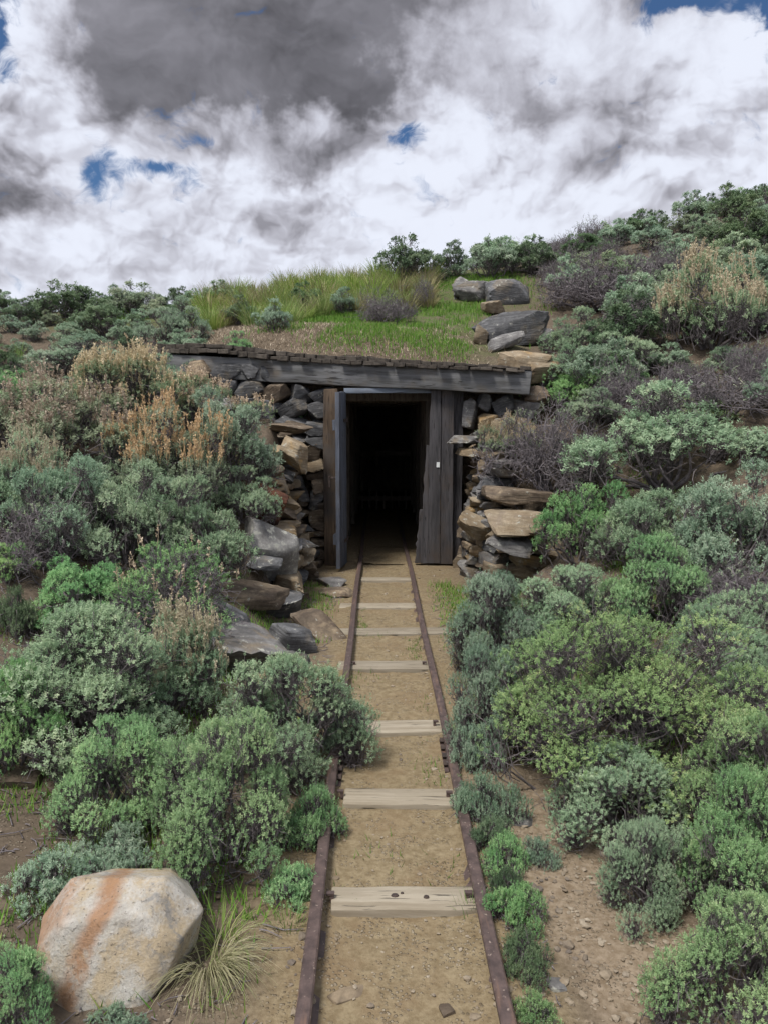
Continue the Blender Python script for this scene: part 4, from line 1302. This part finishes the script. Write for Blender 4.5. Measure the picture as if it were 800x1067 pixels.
# the rest of the shrubs that cover the hillsides
def scatter():
    g = np.random.default_rng(99)
    zones = [
        # x0 x1 y0 y1 count min-gap kinds label-by-kind group
        (-9, -2.2, 9.4, 14.5, 44, .55, ['fdark', 'fblue', 'folive'], {'fdark': 'small dark shrub scattered on the hill left of the roof', 'fblue': 'small blue-grey sagebrush scattered on the hill left of the roof', 'folive': 'small olive shrub scattered on the hill left of the roof'}, 'small shrubs on the left hill', (.32, .58)),
        (2.3, 8, 8.6, 13, 62, .5, ['fsage', 'fblue', 'dry', 'fdark', 'folive'], {'fsage': 'grey-green sagebrush filling the lower right hillside', 'fblue': 'blue-grey sagebrush filling the lower right hillside', 'dry': 'leafless grey shrub filling the lower right hillside', 'fdark': 'dark shrub filling the lower right hillside', 'folive': 'olive shrub filling the lower right hillside'}, 'shrubs covering the lower right hillside', (.6, 1.05)),
        (2.3, 6.5, 6.6, 9.2, 26, .5, ['msage', 'mblue', 'dry', 'mgreen'], {'msage': 'small grey-green sagebrush filling gaps on the middle right bank', 'mblue': 'small blue-grey sagebrush filling gaps on the middle right bank', 'dry': 'small grey dead shrub filling gaps on the middle right bank', 'mgreen': 'small green sagebrush filling gaps on the middle right bank'}, 'small shrubs filling the middle right bank', (.4, .7)),
        (-5.5, -1.6, 5.2, 9.2, 26, .45, ['msage', 'mblue', 'mgreen', 'dry'], {'msage': 'small grey-green sagebrush filling gaps on the middle left bank', 'mblue': 'small blue-grey sagebrush filling gaps on the middle left bank', 'dry': 'small grey dead shrub filling gaps on the middle left bank', 'mgreen': 'small green sagebrush filling gaps on the middle left bank'}, 'small shrubs filling the middle left bank', (.35, .6)),
        (2.2, 12, 13, 18, 58, .72, ['fsage', 'fdark', 'dry', 'fblue', 'folive', 'fdark'], {'fsage': 'grey-green sagebrush high on the right hillside', 'fblue': 'blue-grey sagebrush high on the right hillside', 'dry': 'purple-grey bare shrub high on the right hillside', 'fdark': 'dark green shrub high on the right hillside', 'folive': 'olive shrub high on the right hillside'}, 'shrubs on the upper right hillside', (.55, .95)),
        (.3, 16, 17.5, 23, 64, .66, ['fdark', 'fdark', 'fsage', 'folive', 'dry'], {'fsage': 'small grey-green sagebrush along the right skyline', 'fdark': 'small dark shrub along the right skyline', 'folive': 'small olive shrub along the right skyline', 'dry': 'small bare shrub along the right skyline'}, 'small shrubs along the right skyline', (.4, .68)),
    ]
    for x0, x1, y0, y1, cnt, gapd, kinds, labs, grp, sz in zones:
        pts, tries = [], 0
        while len(pts) < cnt and tries < 6000:
            tries += 1
            x, y = g.uniform(x0, x1), g.uniform(y0, y1)
            if abs(x) / y > .56: continue
            if x < 2.9 and 9.5 < y < 14 and x > -3.2: continue
            if any((x - a) ** 2 + (y - b) ** 2 < gapd ** 2 for a, b in pts): continue
            if any((x - a) ** 2 + (y - b) ** 2 < (r_ * .75 + .1) ** 2 for a, b, r_ in hold): continue
            pts.append((x, y))
        for (x, y) in pts:
            kd = kinds[int(g.integers(len(kinds)))]
            protos, mt, nm, stm, twm = KIND[kd]
            w_ = g.uniform(*sz); h_ = w_ * g.uniform(.5, .72)
            put_bush(protos[int(g.integers(len(protos)))], (x, y, float(height(x, y))), w_, h_, g.uniform(0, 6.28), mt, labs[kd], grp, nm, 'shrub', stm, twm)
scatter()

# tussocks of grass
TUS = [tussock(301 + i, 150, .34, .010, .55, .10, .45, 'grass', .35) for i in range(3)]
def put_tussock(me, x, y, z, s, rz, mat, label, group=None):
    o = mobj('grass_tussock', me, None, (x, y, z - .01), (0, 0, rz))
    o.scale = (s, s, s)
    o.material_slots[0].link = 'OBJECT'
    o.material_slots[0].material = M[mat]
    tag(o, label, 'grass tussock', group)
def tussocks():
    g = np.random.default_rng(55)
    pts = []
    for _ in range(4000):
        if len(pts) >= 120: break
        px, py = g.uniform(212, 448), g.uniform(290, 345)
        if py > np.interp(px, [215, 300, 330, 448], [344, 338, 330, 322]): continue
        x, y, z = ground_at(px, py)
        if y > 17 or any((x - a) ** 2 + (y - b) ** 2 < .24 ** 2 for a, b, _c in pts): continue
        pts.append((x, y, z))
    for i, (x, y, z) in enumerate(pts):
        dry = g.uniform() < .35
        put_tussock(TUS[i % 3], x, y, z, g.uniform(.8, 1.45), g.uniform(0, 6), 'straw' if dry else 'grass',
                    'straw-coloured bunch grass on the ridge above the roof' if dry else 'yellow-green bunch grass on the ridge above the roof', 'bunch grasses on the ridge')
tussocks()
x, y, z = ground_at(218, 1012)
put_tussock(tussock(321, 300, .24, .0024, .9, .05, 1.5, 'straw', .45, -.75), x, y, z, 1.0, 0, 'straw', 'drooping tussock of dry straw grass right of the cream boulder')
x, y, z = ground_at(232, 985)
put_tussock(tussock(322, 80, .17, .003, .7, .05, .8, 'grass', .35), x, y, z, 1.0, 1, 'grass', 'green grass tuft behind the dry tussock at the cream boulder')
for i, (px, py, n_, L, lab) in enumerate([
        (100, 885, 26, .22, 'upright green grass blades left of the green bush behind the cream boulder'),
        (160, 880, 26, .20, 'upright green grass blades at the foot of the dense green bush'),
        (350, 718, 60, .13, 'bright green grass tuft beside the left rail by a sleeper end'),
        (163, 775, 12, .30, 'few tall green and orange blades rising among the left bushes'),
        (300, 965, 60, .07, 'yellow-green mossy tuft beside the left rail'),
        (490, 950, 40, .08, 'small dry grass tuft at the right end of the nearest sleeper'),
        (440, 790, 24, .04, 'sparse grass between the third sleeper and the rail joint'),
        (60, 935, 40, .16, 'green grass clump up-left of the cream boulder'),
        (20, 375, 60, .28, 'yellow-green grass clump on the far left slope'),
        (155, 385, 60, .22, 'bright green grass at the left end of the roof beam')]):
    x, y, z = ground_at(px, py)
    put_tussock(tussock(330 + i, n_, L, .006 if L > .1 else .003, .5, .05, .35, 'grass', .2), x, y, z, 1, i, 'grass', lab)

# short turf, green undergrowth, gravel, litter: uncountable
def blades(name, P, L, W, mat, g, lean=.5):
    n = len(P)
    a = g.uniform(0, 6.283, n)
    d = np.stack([np.cos(a) * lean * g.uniform(0, 1, n), np.sin(a) * lean * g.uniform(0, 1, n), np.ones(n)], -1)
    side = np.stack([-np.sin(a), np.cos(a), 0 * a], -1)
    l = (L * g.uniform(.5, 1.2, n))[:, None]
    V = np.stack([P - side * W / 2, P + side * W / 2, P + d * l], 1).reshape(-1, 3)
    F = np.arange(len(V)).reshape(-1, 3)
    t = np.repeat(np.clip(g.beta(1.5, 2.2, n), 0, 1), 3)
    return tag(mobj(name, raw_mesh(name, V, F, M[mat], False, t)), kind='stuff')

def stuff():
    g = np.random.default_rng(77)
    n = 110000
    x, y = g.uniform(-4.5, 2.6, n), g.uniform(8.8, 14.5, n)
    keep = g.uniform(size=n) < turf_mask(x, y) * sstep(-.25, .15, fbm(np.stack([x * 1.5, y * 1.5, 0 * x], -1), 61))
    x, y = x[keep], y[keep]
    blades('grass', np.stack([x, y, height(x, y)], -1), .07, .012, 'turf', g)
    # dry thatch on the roof
    n = 16000
    x, y = g.uniform(-3.2, 1.8, n), g.uniform(8.95, 11, n)
    keep = g.uniform(size=n) < thatch_mask(x, y) * .55
    x, y = x[keep], y[keep]
    blades('dry_grass', np.stack([x, y, height(x, y)], -1), .045, .010, 'stalk', g, 2.2)
    # undergrowth between the bushes
    n = 90000
    x, y = g.uniform(-2.6, 2.6, n), g.uniform(1.7, 7.5, n)
    dx = np.abs(x - track_x(y))
    m = sstep(.36, .6, dx) * sstep(-.12, .16, fbm(np.stack([x * 2, y * 2, 0 * x], -1), 71)) * (1 - path_mask(x, y)) * (np.abs(x) / y < .6) * np.where(x > 0, 1, .8)
    keep = (g.uniform(size=n) < m) & (path_mask(x, y) < .02) & ~((x > .38) & (x < 1.15) & (y < 2.9))
    x, y = x[keep], y[keep]
    blades('undergrowth', np.stack([x, y, height(x, y)], -1), .055, .006, 'turf', g, 1.0)
    # sparse weeds between the rails
    n = 9000
    y = g.uniform(2.4, 6.5, n); x = track_x(y) + g.uniform(-.23, .23, n)
    m = sstep(.08, .3, fbm(np.stack([x * 4, y * 3, 0 * x], -1), 73)) * (.25 + sstep(.10, .23, np.abs(x - track_x(y))))
    keep = g.uniform(size=n) < m * .5
    x, y = x[keep], y[keep]
    blades('grass', np.stack([x, y, height(x, y)], -1), .03, .004, 'turf', g, 1.2)
    # gravel
    D, F = ico(1)
    n = 16000
    y = 1.7 + 6.5 * g.uniform(0, 1, n) ** 1.5
    x = track_x(y) + g.uniform(-1.5, 1.4, n)
    dens = np.where(np.abs(x - track_x(y)) < .33, .30 + .5 * (np.abs(x - track_x(y)) > .2), .25) * (.4 + sstep(-.2, .2, fbm(np.stack([x * 4, y * 4, 0 * x], -1), 91))) + path_mask(x, y) * .9
    keep = g.uniform(size=n) < dens
    x, y = x[keep], y[keep]
    n = len(x)
    s = .0032 * np.exp(g.normal(size=n) * .6) * (1 + .5 * path_mask(x, y))
    s = np.minimum(s, .02)
    sh = 1 + g.normal(size=(n, len(D), 1)) * .16
    sc = s[:, None, None] * np.stack([g.uniform(.8, 1.5, n), g.uniform(.7, 1.2, n), g.uniform(.4, .8, n)], -1)[:, None]
    V = D[None] * sh * sc
    ca, sa = np.cos(x * 91), np.sin(x * 91)
    V = np.stack([V[..., 0] * ca[:, None] - V[..., 1] * sa[:, None], V[..., 0] * sa[:, None] + V[..., 1] * ca[:, None], V[..., 2]], -1)
    V = V + np.stack([x, y, height(x, y) + s * .2], -1)[:, None]
    FF = (F[None] + (np.arange(n) * len(D))[:, None, None]).reshape(-1, 3)
    tag(mobj('gravel', raw_mesh('gravel', V.reshape(-1, 3), FF, M['pebble'], False)), kind='stuff')
    # fallen twigs and dead leaves on the bank soil
    n = 4200
    y = g.uniform(1.8, 7, n); x = g.uniform(-2.4, 2.2, n)
    keep = (np.abs(x - track_x(y)) > .42) & (path_mask(x, y) < .3) & (np.abs(x) / y < .6)
    x, y = x[keep], y[keep]; n = len(x)
    a = g.uniform(0, 6.283, n); l = .02 + .12 * g.uniform(0, 1, n) ** 2.5
    A = np.stack([x, y, height(x, y) + .006], -1)
    x2, y2 = x + np.cos(a) * l, y + np.sin(a) * l
    B = np.stack([x2, y2, height(x2, y2) + .008], -1)
    V, F = tubes(A, B, np.full(n, .0028), np.full(n, .0014), .06, g, 2, 3)
    tag(mobj('litter', raw_mesh('litter', V, F, M['dead_twig'], True)), kind='stuff')
stuff()

# ------------------------------------------------------------------ render settings
S.render.engine = 'CYCLES'
S.render.resolution_x, S.render.resolution_y = 767, 1024
S.view_settings.view_transform = 'Standard'
S.view_settings.look = 'None'
S.view_settings.exposure = .6
S.view_settings.gamma = 1
S.cycles.max_bounces = 6
S.cycles.diffuse_bounces = 3
S.cycles.transmission_bounces = 3
S.cycles.use_denoising = True
S.cycles.use_adaptive_sampling = True
S.cycles.adaptive_threshold = .04
